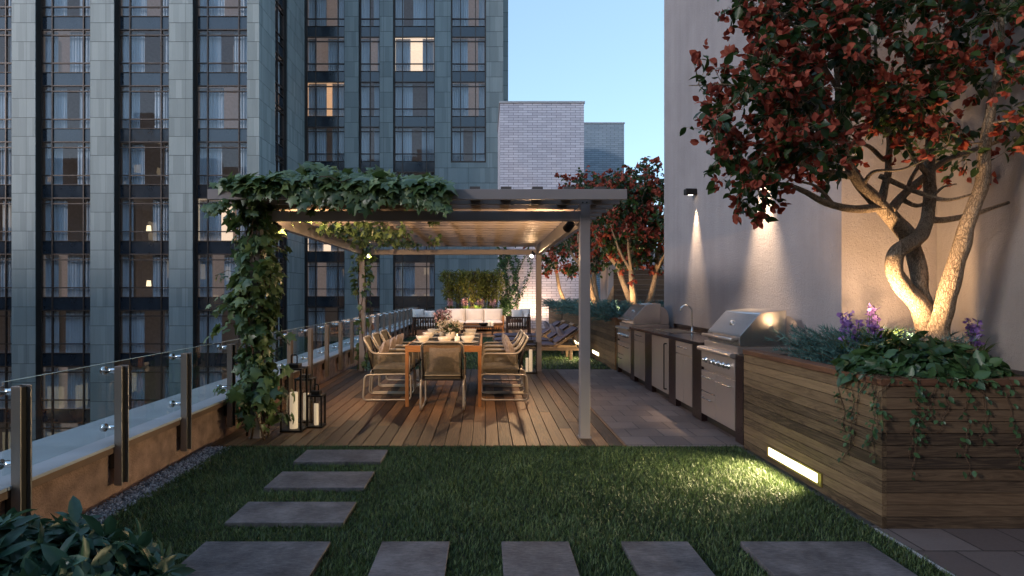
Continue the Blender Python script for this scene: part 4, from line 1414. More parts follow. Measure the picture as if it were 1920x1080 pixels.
for x in (-.86, .22):
    for y in (20.47, 21.07):
        m = MB(); m.box(x, x + .06, y, y + .06, .013, .274); m.build('leg', 'dark_wood', ct)
lathe_thing('serving_bowl', 'black bowl on the coffee table', 'bowl', [(0, 0), (.09, 0), (.17, .06), (.18, .11), (.165, .11), (.1, .03), (0, .02)], (-.06, 20.7, .316), 'black_metal')
candle('pillar candle on the coffee table, next to the black bowl', (.13, 20.65, .316), .05, .16, 'candles on the coffee table', True)
candle('pillar candle on the coffee table corner nearest the loungers', (.245, 20.7, .316), .045, .12, 'candles on the coffee table', True)
# ------------------------------------------------------------------ plants
def nearest_on(paths, c, fmax=1.0):
    best, bp, br, bd = 1e9, None, .01, None
    for pts in paths:
        for i, q in enumerate(pts):
            p = Vector(q[:3])
            d = (p - c).length
            # prefer joints that are not above the tip
            if p.z > c.z + .25:
                d += .3
            if d < best:
                best, bp, br = d, p, q[3]
                bd = (Vector(pts[min(i + 1, len(pts) - 1)][:3]) - Vector(pts[max(i - 1, 0)][:3]))
    return bp, br, bd


def flowering_tree(name, label, root, stems, clusters, leaf_n, leaf_s, bract_n, bract_s, parent_paths=8, nseg=10, group=None, fl_prob=.75, subs=5, spread=.13):
    """stems: lists of (x, y, z, radius); clusters: tip points of the twigs"""
    t = thing(name, label, 'tree', root, 0, group)
    m = MB()
    paths = []
    for s in stems:
        sp = spline(s, 6)
        pts = []
        for i, q in enumerate(sp):
            k = mnoise.noise((q[0] * 6, q[1] * 6, q[2] * 6 + 5))
            pts.append((q[0] + .012 * k, q[1] + .012 * mnoise.noise((q[1] * 7, q[2] * 7, 1)), q[2], max(q[3] * (1 + .12 * k), .003)))
        paths.append(pts)
        m.tube([p[:3] for p in pts], [p[3] for p in pts], nseg)
    L, B = Leaves(OVAL), Leaves(PETAL)
    tw = []
    order = sorted(clusters, key=lambda c: nearest_on(paths, c)[0] and (nearest_on(paths, c)[0] - c).length)
    for c in order:
        b, br, bd = nearest_on(paths + tw, c)
        d = c - b
        if d.length < .02:
            continue
        mid = b + d * .5 + Vector((0, 0, -.10 * d.length)) + rv(.06 * d.length) + (bd.normalized() * .12 * d.length if bd.length > 0 else Vector())
        n = 6
        pts = []
        r0 = min(br * .7, .006 + .012 * d.length)
        for i in range(n + 1):
            q = i / n
            p = b * (1 - q) ** 2 + mid * 2 * q * (1 - q) + c * q * q
            pts.append((p.x, p.y, p.z, max(.0022, r0 * (1 - q) + .0022)))
        tw.append(pts)
        m.tube([p[:3] for p in pts], [p[3] for p in pts], 5, caps=False)
        dirn = (c - mid).normalized()
        fl = rnd.random() < fl_prob
        for k in range(subs):
            q = .35 + .65 * (k + 1) / subs
            i = min(int(q * n), n)
            p = Vector(pts[i][:3])
            e = p + (dirn * .55 + rv(.62) + Vector((0, 0, .05))).normalized() * spread * rnd.uniform(.7, 1.6) if k < subs - 1 else p + dirn * spread * .5
            md = (p + e) / 2 + Vector((0, 0, .12 * spread)) + rv(.05 * spread)
            m.tube([p, md, e], [.0026, .0020, .0012], 4, caps=False)
            sd = (e - p).normalized()
            for j in range(leaf_n):
                w = (j + .6) / leaf_n
                lp = p * (1 - w) ** 2 + md * 2 * w * (1 - w) + e * w * w
                dd = sd * .45 + rv(.6) + Vector((0, 0, -.5))
                L.add(lp, dd, rv(.5) + Vector((0, 0, .7)) + Vector((0, -.4, 0)), leaf_s * rnd.uniform(.55, 1.25))
            if fl and rnd.random() < .62:
                for g in range(bract_n):
                    base = e + rv(bract_s * .45)
                    gd = (rv(.5) + sd + Vector((0, -.25, .15))).normalized()
                    for j in range(3):
                        B.add(base, gd * .8 + rv(.7), rv(1), bract_s * rnd.uniform(.7, 1.2))
    m.build('trunk', 'bark', t)
    L.build('crown', 'boug_leaf', t)
    if B.p:
        B.build('flowers', 'bract', t)
    return t


def in_poly(x, y, poly):
    r = False
    j = len(poly) - 1
    for i in range(len(poly)):
        xi, yi = poly[i]; xj, yj = poly[j]
        if (yi > y) != (yj > y) and x < (xj - xi) * (y - yi) / (yj - yi) + xi:
            r = not r
        j = i
    return r


def S(lst):
    """stem points given as (photo px, photo py, distance, radius)"""
    return [tuple(P(a, b, y)) + (r * .84,) for a, b, y, r in lst]


big = [
    S([(1748, 700, 4.42, .125), (1742, 625, 4.42, .105), (1722, 570, 4.40, .085), (1690, 535, 4.36, .075), (1676, 505, 4.32, .07), (1682, 472, 4.30, .066), (1712, 452, 4.32, .064), (1736, 425, 4.40, .058), (1742, 380, 4.45, .052), (1743, 300, 4.5, .046), (1748, 220, 4.52, .038), (1752, 120, 4.5, .03), (1730, 20, 4.45, .022), (1720, -90, 4.4, .014)]),
    S([(1746, 690, 4.46, .11), (1738, 600, 4.46, .082), (1728, 560, 4.45, .074), (1722, 505, 4.42, .07), (1702, 445, 4.40, .068), (1672, 408, 4.34, .064), (1650, 385, 4.30, .058), (1612, 345, 4.22, .048), (1588, 300, 4.15, .038), (1580, 240, 4.1, .03), (1570, 160, 4.05, .022), (1560, 60, 4.0, .015), (1540, -40, 3.95, .01)]),
    S([(1752, 690, 4.36, .12), (1760, 610, 4.34, .088), (1778, 545, 4.30, .078), (1795, 490, 4.26, .07), (1815, 420, 4.22, .06), (1840, 340, 4.18, .05), (1850, 250, 4.15, .04), (1870, 140, 4.1, .03), (1880, 20, 4.1, .02), (1880, -100, 4.1, .012)]),
    S([(1655, 388, 4.30, .042), (1600, 392, 4.25, .034), (1548, 380, 4.15, .028), (1510, 360, 4.05, .022), (1470, 345, 3.98, .016), (1425, 350, 3.9, .010), (1385, 352, 3.85, .006)]),
    S([(1600, 330, 4.2, .034), (1545, 322, 4.1, .028), (1495, 305, 4.0, .022), (1440, 285, 3.92, .017), (1390, 262, 3.86, .012), (1355, 270, 3.8, .008), (1345, 296, 3.8, .004)]),
    S([(1652, 378, 4.3, .036), (1664, 330, 4.34, .030), (1668, 270, 4.36, .024), (1660, 200, 4.36, .019), (1645, 120, 4.34, .014), (1640, 30, 4.3, .009)]),
    S([(1668, 395, 4.3, .04), (1700, 360, 4.42, .036), (1735, 330, 4.5, .030), (1775, 300, 4.56, .026), (1830, 280, 4.6, .02), (1890, 260, 4.6, .014)]),
    S([(1740, 412, 4.4, .034), (1775, 412, 4.4, .028), (1830, 400, 4.45, .022), (1890, 380, 4.5, .014)]),
    S([(1590, 305, 4.16, .03), (1540, 250, 4.0, .024), (1500, 190, 3.9, .018), (1450, 160, 3.8, .014), (1400, 160, 3.75, .010), (1345, 158, 3.7, .006), (1292, 160, 3.7, .003)]),
    S([(1650, 330, 4.35, .024), (1720, 360, 4.3, .02), (1775, 375, 4.25, .016), (1840, 360, 4.2, .010)]),
    S([(1572, 170, 4.05, .02), (1530, 100, 3.95, .016), (1480, 40, 3.85, .012), (1430, 0, 3.8, .008), (1390, -20, 3.75, .004)]),
]
big += [
    S([(1742, 330, 4.48, .028), (1712, 290, 4.42, .022), (1690, 240, 4.36, .016), (1662, 225, 4.3, .010), (1640, 205, 4.26, .005)]),
    S([(1660, 300, 4.35, .022), (1630, 275, 4.28, .016), (1605, 268, 4.2, .010), (1570, 262, 4.12, .006)]),
    S([(1688, 372, 4.4, .022), (1725, 385, 4.36, .016), (1768, 352, 4.3, .011), (1795, 345, 4.26, .006)]),
    S([(1700, 362, 4.42, .02), (1716, 320, 4.36, .015), (1752, 280, 4.3, .010), (1770, 240, 4.26, .006)]),
    S([(1615, 350, 4.22, .02), (1640, 322, 4.12, .015), (1690, 318, 4.06, .010), (1735, 300, 4.0, .006)]),
    S([(1560, 382, 4.17, .018), (1530, 350, 4.08, .012), (1490, 338, 4.0, .008), (1460, 322, 3.95, .005)]),
]
poly = [(1385, -60), (1392, 12), (1410, 40), (1400, 78), (1412, 110), (1385, 160), (1400, 200), (1345, 208), (1318, 240), (1356, 262), (1342, 288), (1345, 318), (1360, 340), (1400, 352), (1450, 335), (1500, 325), (1560, 335), (1600, 300), (1660, 320), (1720, 300), (1790, 345), (1850, 330), (1990, 330), (2000, -190), (1400, -190)]
holes = [(1535, 130, 26), (1512, 215, 16), (1560, 60, 16), (1470, 250, 14), (1452, 130, 14), (1620, 30, 14), (1480, 330, 12), (1425, 240, 12)]
cl = []
tries = 0
while len(cl) < 400 and tries < 40000:
    tries += 1
    x, y = rnd.uniform(1290, 2000), rnd.uniform(-190, 360)
    if not in_poly(x, y, poly):
        continue
    if any((x - a) ** 2 + (y - b) ** 2 < r * r for a, b, r in holes):
        continue
    if mnoise.noise((x / 55, y / 55, 9.1)) < .0 and rnd.random() < .88:
        continue
    if y > 270 and x > 1600 and rnd.random() < .55:
        continue
    if x > 1790 and rnd.random() < .45:
        continue
    t_ = (x - 1285) / 500
    Y = 3.75 + .55 * min(t_, 1) + rnd.uniform(-.55, .62)
    p = P(x, y, Y)
    if p.x > 3.0 and Y > 5.0:
        continue
    if p.x > 3.02 and p.y > 5.1:
        continue
    if min(((p - q).length for q in cl), default=1) < .045:
        continue
    cl.append(p)
for (x, y, Y) in [(1292, 160, 3.7), (1312, 152, 3.7), (1330, 162, 3.7), (1352, 152, 3.72), (1368, 166, 3.73), (1385, 158, 3.74), (1340, 312, 3.8), (1385, 378, 3.85), (1410, 372, 3.87), (1440, 378, 3.9), (1425, 362, 3.88), (1358, 300, 3.8), (1372, 18, 3.74), (1388, -5, 3.75), (1330, 232, 3.8), (1340, 215, 3.8)]:
    cl.append(P(x, y, Y))
flowering_tree('flowering_tree', 'large gnarled tree with red blossoms growing from the near timber planter', P(1746, 700, 4.42), big, cl, 4, .072, 3, .052, fl_prob=.72, subs=5, spread=.15)


def small_tree(label, base, height, crown_r, seed, nst=3):
    global rnd
    keep = rnd
    rnd = random.Random(seed)
    b = Vector(base)
    stems = []
    for i in range(nst):
        a = 2 * PI * i / nst + rnd.uniform(-.5, .5)
        lean = crown_r * rnd.uniform(.35, .6)
        h = height * rnd.uniform(.55, .7)
        d = Vector((math.cos(a), math.sin(a), 0))
        r = rnd.uniform(.055, .075)
        stems.append([tuple(b + d * .03 - Vector((0, 0, .1))) + (r * 1.5,), tuple(b + d * lean * .45 + Vector((0, 0, h * .22))) + (r * 1.1,), tuple(b + d * lean * .75 + Vector((0, 0, h * .5)) + rv(.05)) + (r * .9,), tuple(b + d * lean * .8 + Vector((0, 0, h * .78)) + rv(.08)) + (r * .6,), tuple(b + d * lean * 1.2 + Vector((0, 0, h * 1.15)) + rv(.1)) + (r * .25,)])
        for j in range(3):
            a2 = a + rnd.uniform(-1.3, 1.3)
            d2 = Vector((math.cos(a2), math.sin(a2), 0))
            p0 = Vector(stems[-1 - j][2][:3])
            stems.append([tuple(p0) + (r * .55,), tuple(p0 + d2 * crown_r * .3 + Vector((0, 0, height * .13))) + (r * .4,), tuple(p0 + d2 * crown_r * .55 + Vector((0, 0, height * .3))) + (r * .18,)])
    cl = []
    c0 = b + Vector((0, 0, height * .70))
    while len(cl) < 250:
        v = Vector((rnd.uniform(-1, 1), rnd.uniform(-1, 1), rnd.uniform(-1, 1)))
        if v.length > 1 or v.length < .25:
            continue
        w = 1 + .35 * mnoise.noise((v.x * 1.7 + seed, v.y * 1.7, v.z * 1.7))
        p = c0 + Vector((v.x * crown_r * w, v.y * crown_r * w, v.z * height * .37 * w))
        if p.x > 3.05 and p.y < 10.8:
            continue
        cl.append(p)
    flowering_tree('flowering_tree', label, b, stems, cl, 5, .115, 4, .10, group='red flowering trees in the far planters', fl_prob=.6, subs=4, spread=.24, nseg=8)
    rnd = keep


small_tree('multi trunk red flowering tree next to the stucco wall, nearest behind the farther grill', (3.55, 13.6, .9), 3.35, 1.15, 3, 3)
small_tree('red flowering tree rising left of the wall side one, centre of the juniper planter', (3.25, 16.6, .9), 3.7, 1.5, 5, 3)
small_tree('red flowering tree in the farthest planter, before the white brick wall', (3.0, 20.6, .92), 3.9, 1.75, 8, 2)


# ---- ivy
def ivy_leaf_cloud(L, p, out, size):
    d = Vector((rnd.gauss(0, .55), rnd.gauss(0, .55), rnd.gauss(-.55, .45))) + out * .55
    L.add(p, d, out + rv(.38) + Vector((0, 0, .45)), size * rnd.choice((.45, .6, .8, 1.0, 1.3)) * rnd.uniform(.85, 1.1))


def ivy_on_pergola():
    t = thing('ivy_plant', 'thick ivy climbing the front pergola post and spreading over its roof', 'ivy', (-2.3, 5.9, 0))
    L = Leaves(IVY)
    m = MB()
    cx, cy = -2.295, 5.89
    for k in range(9):                                             # twisting stems up the post
        a0 = rnd.random() * 2 * PI
        pts = []
        for i in range(34):
            z = .0 + 2.5 * i / 33
            a = a0 + z * rnd.choice((1.6, 1.7)) * (1 if k % 2 else -1)
            rr = .085 + .03 * math.sin(z * 4 + k) + (.05 if k > 5 else 0)
            pts.append((cx + rr * math.cos(a), cy + rr * math.sin(a), z))
        m.tube(pts, [.011 - .007 * i / 33 for i in range(34)], 5)
    for i in range(1750):
        z = rnd.uniform(.10, 2.5)
        dens = .55 + .55 * mnoise.noise((z * 2.1, 3.3, .2)) + (.12 if z > 1.0 else 0)
        if z < .45:
            dens *= .30 + .8 * z
        if rnd.random() > dens:
            continue
        a = rnd.random() * 2 * PI
        rad = (.122 + .10 * mnoise.noise((z * 2.6, a, 1.0)) + .03 * math.sin(z * 5)) * (1.12 if z > .8 else .95)
        rr = rad * (.55 + .55 * rnd.random() ** .5)
        out = Vector((math.cos(a), math.sin(a), 0))
        ivy_leaf_cloud(L, Vector((cx, cy, z)) + out * rr * 1.12, out, .115)
    # loose shoots off the post
    for k in range(26):
        z = rnd.uniform(.15, 2.2)
        a = rnd.random() * 2 * PI
        out = Vector((math.cos(a), math.sin(a), 0))
        b = Vector((cx, cy, z)) + out * .16
        e = b + out * rnd.uniform(.10, .26) + Vector((0, 0, rnd.uniform(-.12, .10)))
        pts = [b, (b + e) / 2 + Vector((0, 0, .04)), e]
        m.tube(pts, .0028, 4)
        for i in range(7):
            ivy_leaf_cloud(L, b.lerp(e, .3 + .75 * rnd.random()) + rv(.02), out, .105)
    # the mat on the roof: thick by the post, thinning to the right and to the back
    def roof_h(x, y):
        u = (x + 2.62) / 2.35
        f = max(0, 1 - abs(u - .42) / .66) ** .7
        return (.03 + .25 * f) * (1 + .75 * mnoise.noise((x * 2.9, y * 2.5, 4))) * max(.25, 1 - max(0, y - 6.1) / 1.7)
    for i in range(2700):
        u = rnd.random()
        x = -2.46 + 2.08 * u
        y = 5.50 + 1.9 * rnd.random() ** 1.5
        if y > 5.5 + 1.9 * (1 - .55 * u):
            continue
        h = roof_h(x, y) * min(1, .45 + (y - 5.5) * 1.3)
        z = 2.445 + h * rnd.random() ** .65
        out = Vector((rnd.gauss(0, .35), rnd.gauss(-.75, .35), .75))
        d = Vector((rnd.gauss(0, .75), rnd.gauss(-.5, .4), rnd.gauss(-.45, .4)))
        L.add((x, y, z), d, out + rv(.3), .15 * rnd.choice((.4, .6, .8, 1.0, 1.2)) * rnd.uniform(.85, 1.1))
    for k in range(30):                                            # runners along the roof
        x = rnd.uniform(-2.5, -1.2)
        pts = [(x, 5.6 + rnd.random(), 2.47)]
        for i in range(8):
            q = pts[-1]
            pts.append((q[0] + rnd.uniform(.02, .13), q[1] + rnd.gauss(0, .08), 2.475 + .06 * rnd.random()))
        m.tube(pts, .005, 4)
    # fringe hanging over the front slat
    for k in range(95):
        u = rnd.random() ** .75
        x = -2.42 + 2.02 * u
        if x < -1.75 and rnd.random() < .85:
            continue
        ln = rnd.uniform(.03, .15) * (1.2 if u > .35 else .8)
        for i in range(4):
            z = 2.45 - ln * rnd.random()
            L.add((x + rnd.gauss(0, .04), 5.535 - rnd.uniform(0, .05), z), Vector((rnd.gauss(0, .45), -.25, -1)), Vector((rnd.gauss(0, .3), -1, .4)), .12 * rnd.uniform(.6, 1.2))
    # tail on the right end and spray on the left end
    for k in range(60):
        u = rnd.random()
        p = Vector((-.62 + .26 * u, 5.49, 2.40 - .13 * u - .05 * rnd.random()))
        L.add(p, (rnd.gauss(.5, .5), -.3, -.5), Vector((0, -1, .5)) + rv(.3), .10 * rnd.uniform(.5, 1.1))
    for k in range(46):
        u = rnd.random()
        p = Vector((-2.42 - .22 * u, 5.52 + .1 * rnd.random(), 2.30 - .05 * u + rnd.gauss(0, .025)))
        L.add(p, (-.6, -.2, rnd.gauss(-.2, .4)), Vector((0, -1, .8)) + rv(.3), .09 * rnd.uniform(.6, 1.1))
    for k in range(36):
        p = Vector((rnd.uniform(-2.6, -2.4), 5.6 + .2 * rnd.random(), 2.46 + .05 * rnd.random()))
        L.add(p, rv(.6), Vector((0, -.5, 1)) + rv(.3), .09 * rnd.uniform(.6, 1.1))
    # sprigs hanging below the roof between the slats
    for k in range(55):
        x, y = rnd.uniform(-2.1, -1.1), rnd.uniform(5.8, 10.2)
        for i in range(9):
            L.add((x + rnd.gauss(0, .10), y + rnd.gauss(0, .10), 2.33 - abs(rnd.gauss(0, .05))), rv(.7) + Vector((0, 0, -.6)), rv(.6) + Vector((0, -.4, .7)), .09 * rnd.uniform(.6, 1.1))
    for (x, y) in [(-.55, 6.3), (-.75, 8.5), (-1.0, 7.2)]:
        for i in range(14):
            L.add((x + rnd.gauss(0, .05), y + rnd.gauss(0, .05), 2.32 - .13 * rnd.random()), rv(.6) + Vector((0, 0, -.8)), rv(.6) + Vector((0, -.5, .5)), .08 * rnd.uniform(.6, 1.1))
    m.build('stems', 'vine_bark', t)
    L.build('foliage', 'ivy', t)


ivy_on_pergola()


def ivy_rear():
    t = thing('ivy_plant', 'sparse ivy twining up the rear left pergola post', 'ivy', (-2.3, 10.9, 0))
    L = Leaves(IVY)
    m = MB()
    cx, cy = -2.295, 10.95
    for k in range(4):
        pts = []
        for i in range(30):
            z = .02 + 2.35 * i / 29
            a = k * 1.7 + z * (2.4 if k % 2 else -2.0)
            rr = .075 + .02 * math.sin(z * 5 + k)
            pts.append((cx + rr * math.cos(a), cy + rr * math.sin(a), z))
        m.tube(pts, .007, 5)
        for i in range(120):
            q = rnd.random()
            dens = 1.0 if q > .62 else .22
            if rnd.random() > dens:
                continue
            p = Vector(pts[int(q * 29)])
            out = Vector((p.x - cx, p.y - cy, 0)).normalized()
            ivy_leaf_cloud(L, p + out * rnd.uniform(.0, .14 if q > .75 else .08), out, .12)
    m.build('stems', 'vine_bark', t)
    L.build('foliage', 'ivy', t)


ivy_rear()


# ---- juniper: feathery sprays
def juniper(name, label, x0, x1, y0, y1, z0, zh, n, ln, group=None, over=0.0):
    t = thing(name, label, 'shrub', ((x0 + x1) / 2, (y0 + y1) / 2, z0), 0, group)
    m = MB()
    p, d, nn, s = [], [], [], []
    for i in range(n):
        u, v = rnd.random(), rnd.random()
        b = Vector((x0 + (x1 - x0) * u, y0 + (y1 - y0) * v, z0 + zh * .25 * rnd.random()))
        if over and rnd.random() < .35:
            b.x = x0
        a = rnd.random() * 2 * PI
        dr = Vector((math.cos(a) * .8, math.sin(a) * .8, rnd.uniform(.05, 1.0)))
        if b.x - x0 < .12:
            dr.x = -abs(dr.x) * .8
            dr.z *= .6
        dr.normalize()
        L = ln * rnd.uniform(.55, 1.1)
        e = b + dr * L + Vector((0, 0, -.10 * L))
        e.z = min(e.z, z0 + zh * 1.15)
        mid = (b + e) / 2 + Vector((0, 0, .06 * L))
        m.tube([b, mid, e], [.004, .003, .001], 4, caps=False)
        for k in range(46):
            q = .1 + .9 * rnd.random()
            c = b * (1 - q) ** 2 + mid * 2 * q * (1 - q) + e * q * q
            sd = dr + rv(.55)
            p.append(c); d.append(sd); nn.append(rv()); s.append(L * rnd.uniform(.13, .26) * (1.15 - .5 * q))
    m.build('stems', 'vine_bark', t)
    sz = np.array(s)
    leaf_mesh('foliage', NEEDLE, np.array(p), np.array(d), np.array(nn), sz, 'juniper', t, sz * 1.5)
    return t


juniper('juniper_shrub', 'blue green juniper sprawling over the near planter edge behind the grill', 2.84, 3.40, 4.40, 5.28, .875, .24, 380, .40)
for i, (y0, y1, lab) in enumerate([(11.2, 13.4, 'blue juniper in the planter just behind the farther grill'), (13.5, 16.0, 'blue juniper in the middle of the planter beside the loungers'), (16.1, 18.4, 'blue juniper at the far end of the planter beside the loungers'), (18.9, 22.4, 'blue juniper in the farthest planter before the brick wall')]):
    juniper('juniper_shrub', lab, 2.52, 3.9, y0, y1, .93, .30, 170, .60, 'blue junipers in the far planters', .02)


LANCE = fan(mirror([(0, 0, 0), (.12, .16, .03), (.19, .42, .04), (.14, .72, .01), (0, 1.0, -.12)]), (0, .45, -.02))
# ---- broad leaf shrubs
def shrub(name, label, c, rx, ry, h, n, size, mat, tmpl=OVAL, whorl=5, cat='shrub', droop=-.15, stems=26):
    t = thing(name, label, cat, c)
    L = Leaves(tmpl)
    m = MB()
    c = Vector(c)
    for i in range(n):
        a = rnd.random() * 2 * PI
        r = math.sqrt(rnd.random())
        hh = h * (1 - .75 * r * r) * (.35 + .65 * rnd.random() ** .5) * (1 + .35 * mnoise.noise((a * 2, r * 3, c.x)))
        p = c + Vector((math.cos(a) * r * rx, math.sin(a) * r * ry, max(hh, .01)))
        ax = Vector((math.cos(a) * r * .8, math.sin(a) * r * .8, .75)).normalized() + rv(.38)
        ax.normalize()
        if i < stems * 3:
            b = c + Vector((math.cos(a) * r * rx * .4, math.sin(a) * r * ry * .4, 0))
            m.tube([b, (b + p) / 2 + rv(.01), p], [.005, .004, .002], 4, caps=False)
        o1 = ax.orthogonal().normalized()
        ph = rnd.random() * 2 * PI
        for k in range(whorl):
            q = Matrix.Rotation(ph + 2 * PI * k / whorl + rnd.uniform(-.25, .25), 3, ax) @ o1
            L.add(p + q * .01 + rv(.006), q + ax * (rnd.uniform(.05, .45) + droop), ax + rv(.3), size * rnd.uniform(.55, 1.25))
    m.build('stems', 'vine_bark', t)
    L.build('foliage', mat, t)
    return t


shrub('leafy_shrub', 'dark green broad leaved shrub on the near planter corner with trailing stems below', (2.95, 3.98, .86), 0.52, .36, .26, 340, .088, 'shrub')
shrub('leafy_shrub', 'bluish leafy shrub low in the grass corner beside the gravel strip', (-2.25, 2.72, -.02), .80, .50, .36, 430, .145, 'shrub_blue', LANCE, 6)


def trailing():
    t = thing('trailing_vine', 'thin ivy trails hanging over the near planter corner', 'vine', (2.45, 3.6, .9))
    L = Leaves(OVAL)
    m = MB()
    starts = [(2.43, 3.98, .42), (2.425, 3.86, .52), (2.425, 3.75, .60), (2.425, 3.70, .35), (2.425, 3.64, .55), (2.50, 3.592, .40), (2.58, 3.592, .25), (2.66, 3.592, .5), (2.78, 3.592, .62), (2.86, 3.592, .34), (2.95, 3.592, .6), (3.05, 3.592, .4), (3.2, 3.592, .55)]
    for (x, y, ln) in starts:
        pts = [Vector((x + (.12 if y > 3.6 else 0), y + (.0 if y > 3.6 else .14), .935)), Vector((x, y, .935))]
        side = Vector((0, 1, 0)) if y > 3.6 else Vector((1, 0, 0))
        n = 9
        drift = rnd.gauss(0, .012)
        for i in range(n):
            q = pts[-1]
            pts.append(q + side * (drift + rnd.gauss(0, .02)) + Vector((0, 0, -ln / n)))
        m.tube(pts, .0025, 4)
        outv = Vector((-1, 0, 0)) if y > 3.6 else Vector((0, -1, 0))
        for i in range(int(20 * ln / .5)):
            q = rnd.random() * (len(pts) - 1.01)
            p = pts[int(q)].lerp(pts[int(q) + 1], q % 1)
            L.add(p + outv * rnd.uniform(.0, .03) + side * rnd.gauss(0, .03), side * rnd.gauss(0, .7) + outv * .5 + Vector((0, 0, -.7)), outv + rv(.4) + Vector((0, 0, .4)), rnd.uniform(.022, .048))
    m.build('stems', 'vine_bark', t)
    L.build('foliage', 'shrub', t)


trailing()


def strap_clump(name, label, c, n, h, spread, flowers=0, petal='purple', cat='plant', w=.045, mat='strap'):
    t = thing(name, label, cat, c)
    c = Vector(c)
    p, d, nn, s = [], [], [], []
    m = MB()
    for i in range(n):                                             # arching ribbons in one mesh
        a = rnd.random() * 2 * PI
        hh = h * rnd.uniform(.55, 1.1)
        out = Vector((math.cos(a), math.sin(a), 0))
        b = c + out * rnd.random() * spread * .35
        rr = spread * rnd.uniform(.4, 1.2)
        ww = w * rnd.uniform(.15, .3)
        sd = out.cross(Vector((0, 0, 1)))
        vs = []
        for k in range(6):
            q = k / 5
            pt = b + out * rr * q * q + Vector((0, 0, hh * (q - .30 * q ** 3)))
            ws = ww * (1 - q ** 2) + .0008
            vs += [pt - sd * ws, pt + sd * ws]
        m.add(vs, [(2 * k, 2 * k + 1, 2 * k + 3, 2 * k + 2) for k in range(5)], 0, True)
    m.build('leaves', mat, t)
    if flowers:
        B = Leaves(PETAL)
        mm = MB()
        for i in range(flowers):
            a = rnd.random() * 2 * PI
            b = c + Vector((math.cos(a), math.sin(a), 0)) * spread * .4 * rnd.random()
            e = b + Vector((rnd.gauss(0, .03), rnd.gauss(0, .03), h * rnd.uniform(.9, 1.15)))
            mm.tube([b, e], .003, 4)
            for k in range(34):
                q = rnd.uniform(.55, 1.0)
                B.add(b.lerp(e, q) + rv(.011), rv() + Vector((0, 0, .3)), rv(), h * rnd.uniform(.06, .11))
        mm.build('flower_stalks', 'strap', t)
        B.build('blossoms', petal, t)
    return t


strap_clump('flowering_plant', 'purple flower spike with strap leaves, nearer the stucco wall corner', tuple(P(1594, 690, 4.72).xy) + (.86,), 46, .40, .20, 5)
strap_clump('flowering_plant', 'purple flower spike with strap leaves, left of the gnarled trunk', tuple(P(1640, 690, 4.66).xy) + (.86,), 46, .42, .17, 5)
strap_clump('flowering_plant', 'purple flowers on the far side of the gnarled trunk, away from the grills', (3.75, 4.5, .86), 40, .36, .17, 4)
strap_clump('ornamental_grass', 'tuft of upright green grass blades before the gnarled trunk', (3.16, 4.72, .86), 130, .46, .20, 0)

# flowers behind the sofa
for i, (x, lab) in enumerate([(-1.45, 'pale flowers at the left end of the planter behind the sofa'), (-.85, 'pale flowers behind the left sofa seat'), (-.25, 'pale flowers behind the middle of the sofa'), (.3, 'pale flowers behind the right end of the sofa')]):
    strap_clump('flowering_plant', lab, (x, 23.95, .56), 110, .62, .38, 14, 'pinkish', 'plant', .12)


# clipped bamboo behind the sofa
def bamboo(label, x, y, w, z0, z1):
    t = thing('bamboo_clump', label, 'bamboo', (x, y, .57), 0, 'bamboo clumps behind the sofa')
    m = MB()
    L = Leaves(LONG)
    for i in range(16):
        px, pyy = x + rnd.uniform(-.3, .3) * w, y + rnd.uniform(-.12, .12)
        m.tube([(px, pyy, .56), (px + rnd.gauss(0, .04), pyy, (z0 + z1) / 2), (px + rnd.gauss(0, .12), pyy, z1 - .05)], .012, 5)
    for i in range(1500):
        z = z0 + (z1 - z0) * rnd.random() ** .8
        q = (z - z0) / (z1 - z0)
        ww = w * (.30 + .30 * q ** .6) * (1 + .25 * mnoise.noise((z * 3, x, 1)))
        L.add((x + rnd.uniform(-1, 1) * ww, y + rnd.uniform(-.26, .26), z), rv(.7) + Vector((0, -.2, -.35)), rv(.6) + Vector((0, -.5, .5)), rnd.uniform(.10, .2))
    m.build('canes', 'vine_bark', t)
    L.build('foliage', 'bamboo_leaf', t)


for x, lab in [(-1.28, 'leftmost of the three bamboo clumps, towards the railing'), (-.50, 'middle bamboo clump behind the sofa'), (.22, 'bamboo clump beside the vines on the white brick')]:
    bamboo(lab, x, 24.1, .92, 1.15, 2.38)


# vine strands up the brick wall
def wall_vine(label, strands):
    t = thing('wall_vine', label, 'vine', (1.2, 24.6, 0))
    m = MB()
    L = Leaves(OVAL)
    for pts, dens in strands:
        sp = spline([tuple(P(a, b, 24.56)) for a, b in pts], 6)
        q3 = [Vector(q) + Vector((rnd.gauss(0, .025), -.01, 0)) for q in sp]
        m.tube(q3, .014, 5)
        for i in range(int(dens * len(q3) * 6)):
            q = rnd.random() * (len(q3) - 1.01)
            p = q3[int(q)].lerp(q3[int(q) + 1], q % 1) + Vector((rnd.gauss(0, .05), -rnd.uniform(.0, .08), rnd.gauss(0, .04)))
            p.y = min(p.y, 24.6)
            L.add(p, rv(.6) + Vector((0, -.4, -.5)), Vector((0, -1, .4)) + rv(.3), rnd.uniform(.06, .12))
    m.build('stems', 'vine_bark', t)
    L.build('foliage', 'shrub', t)


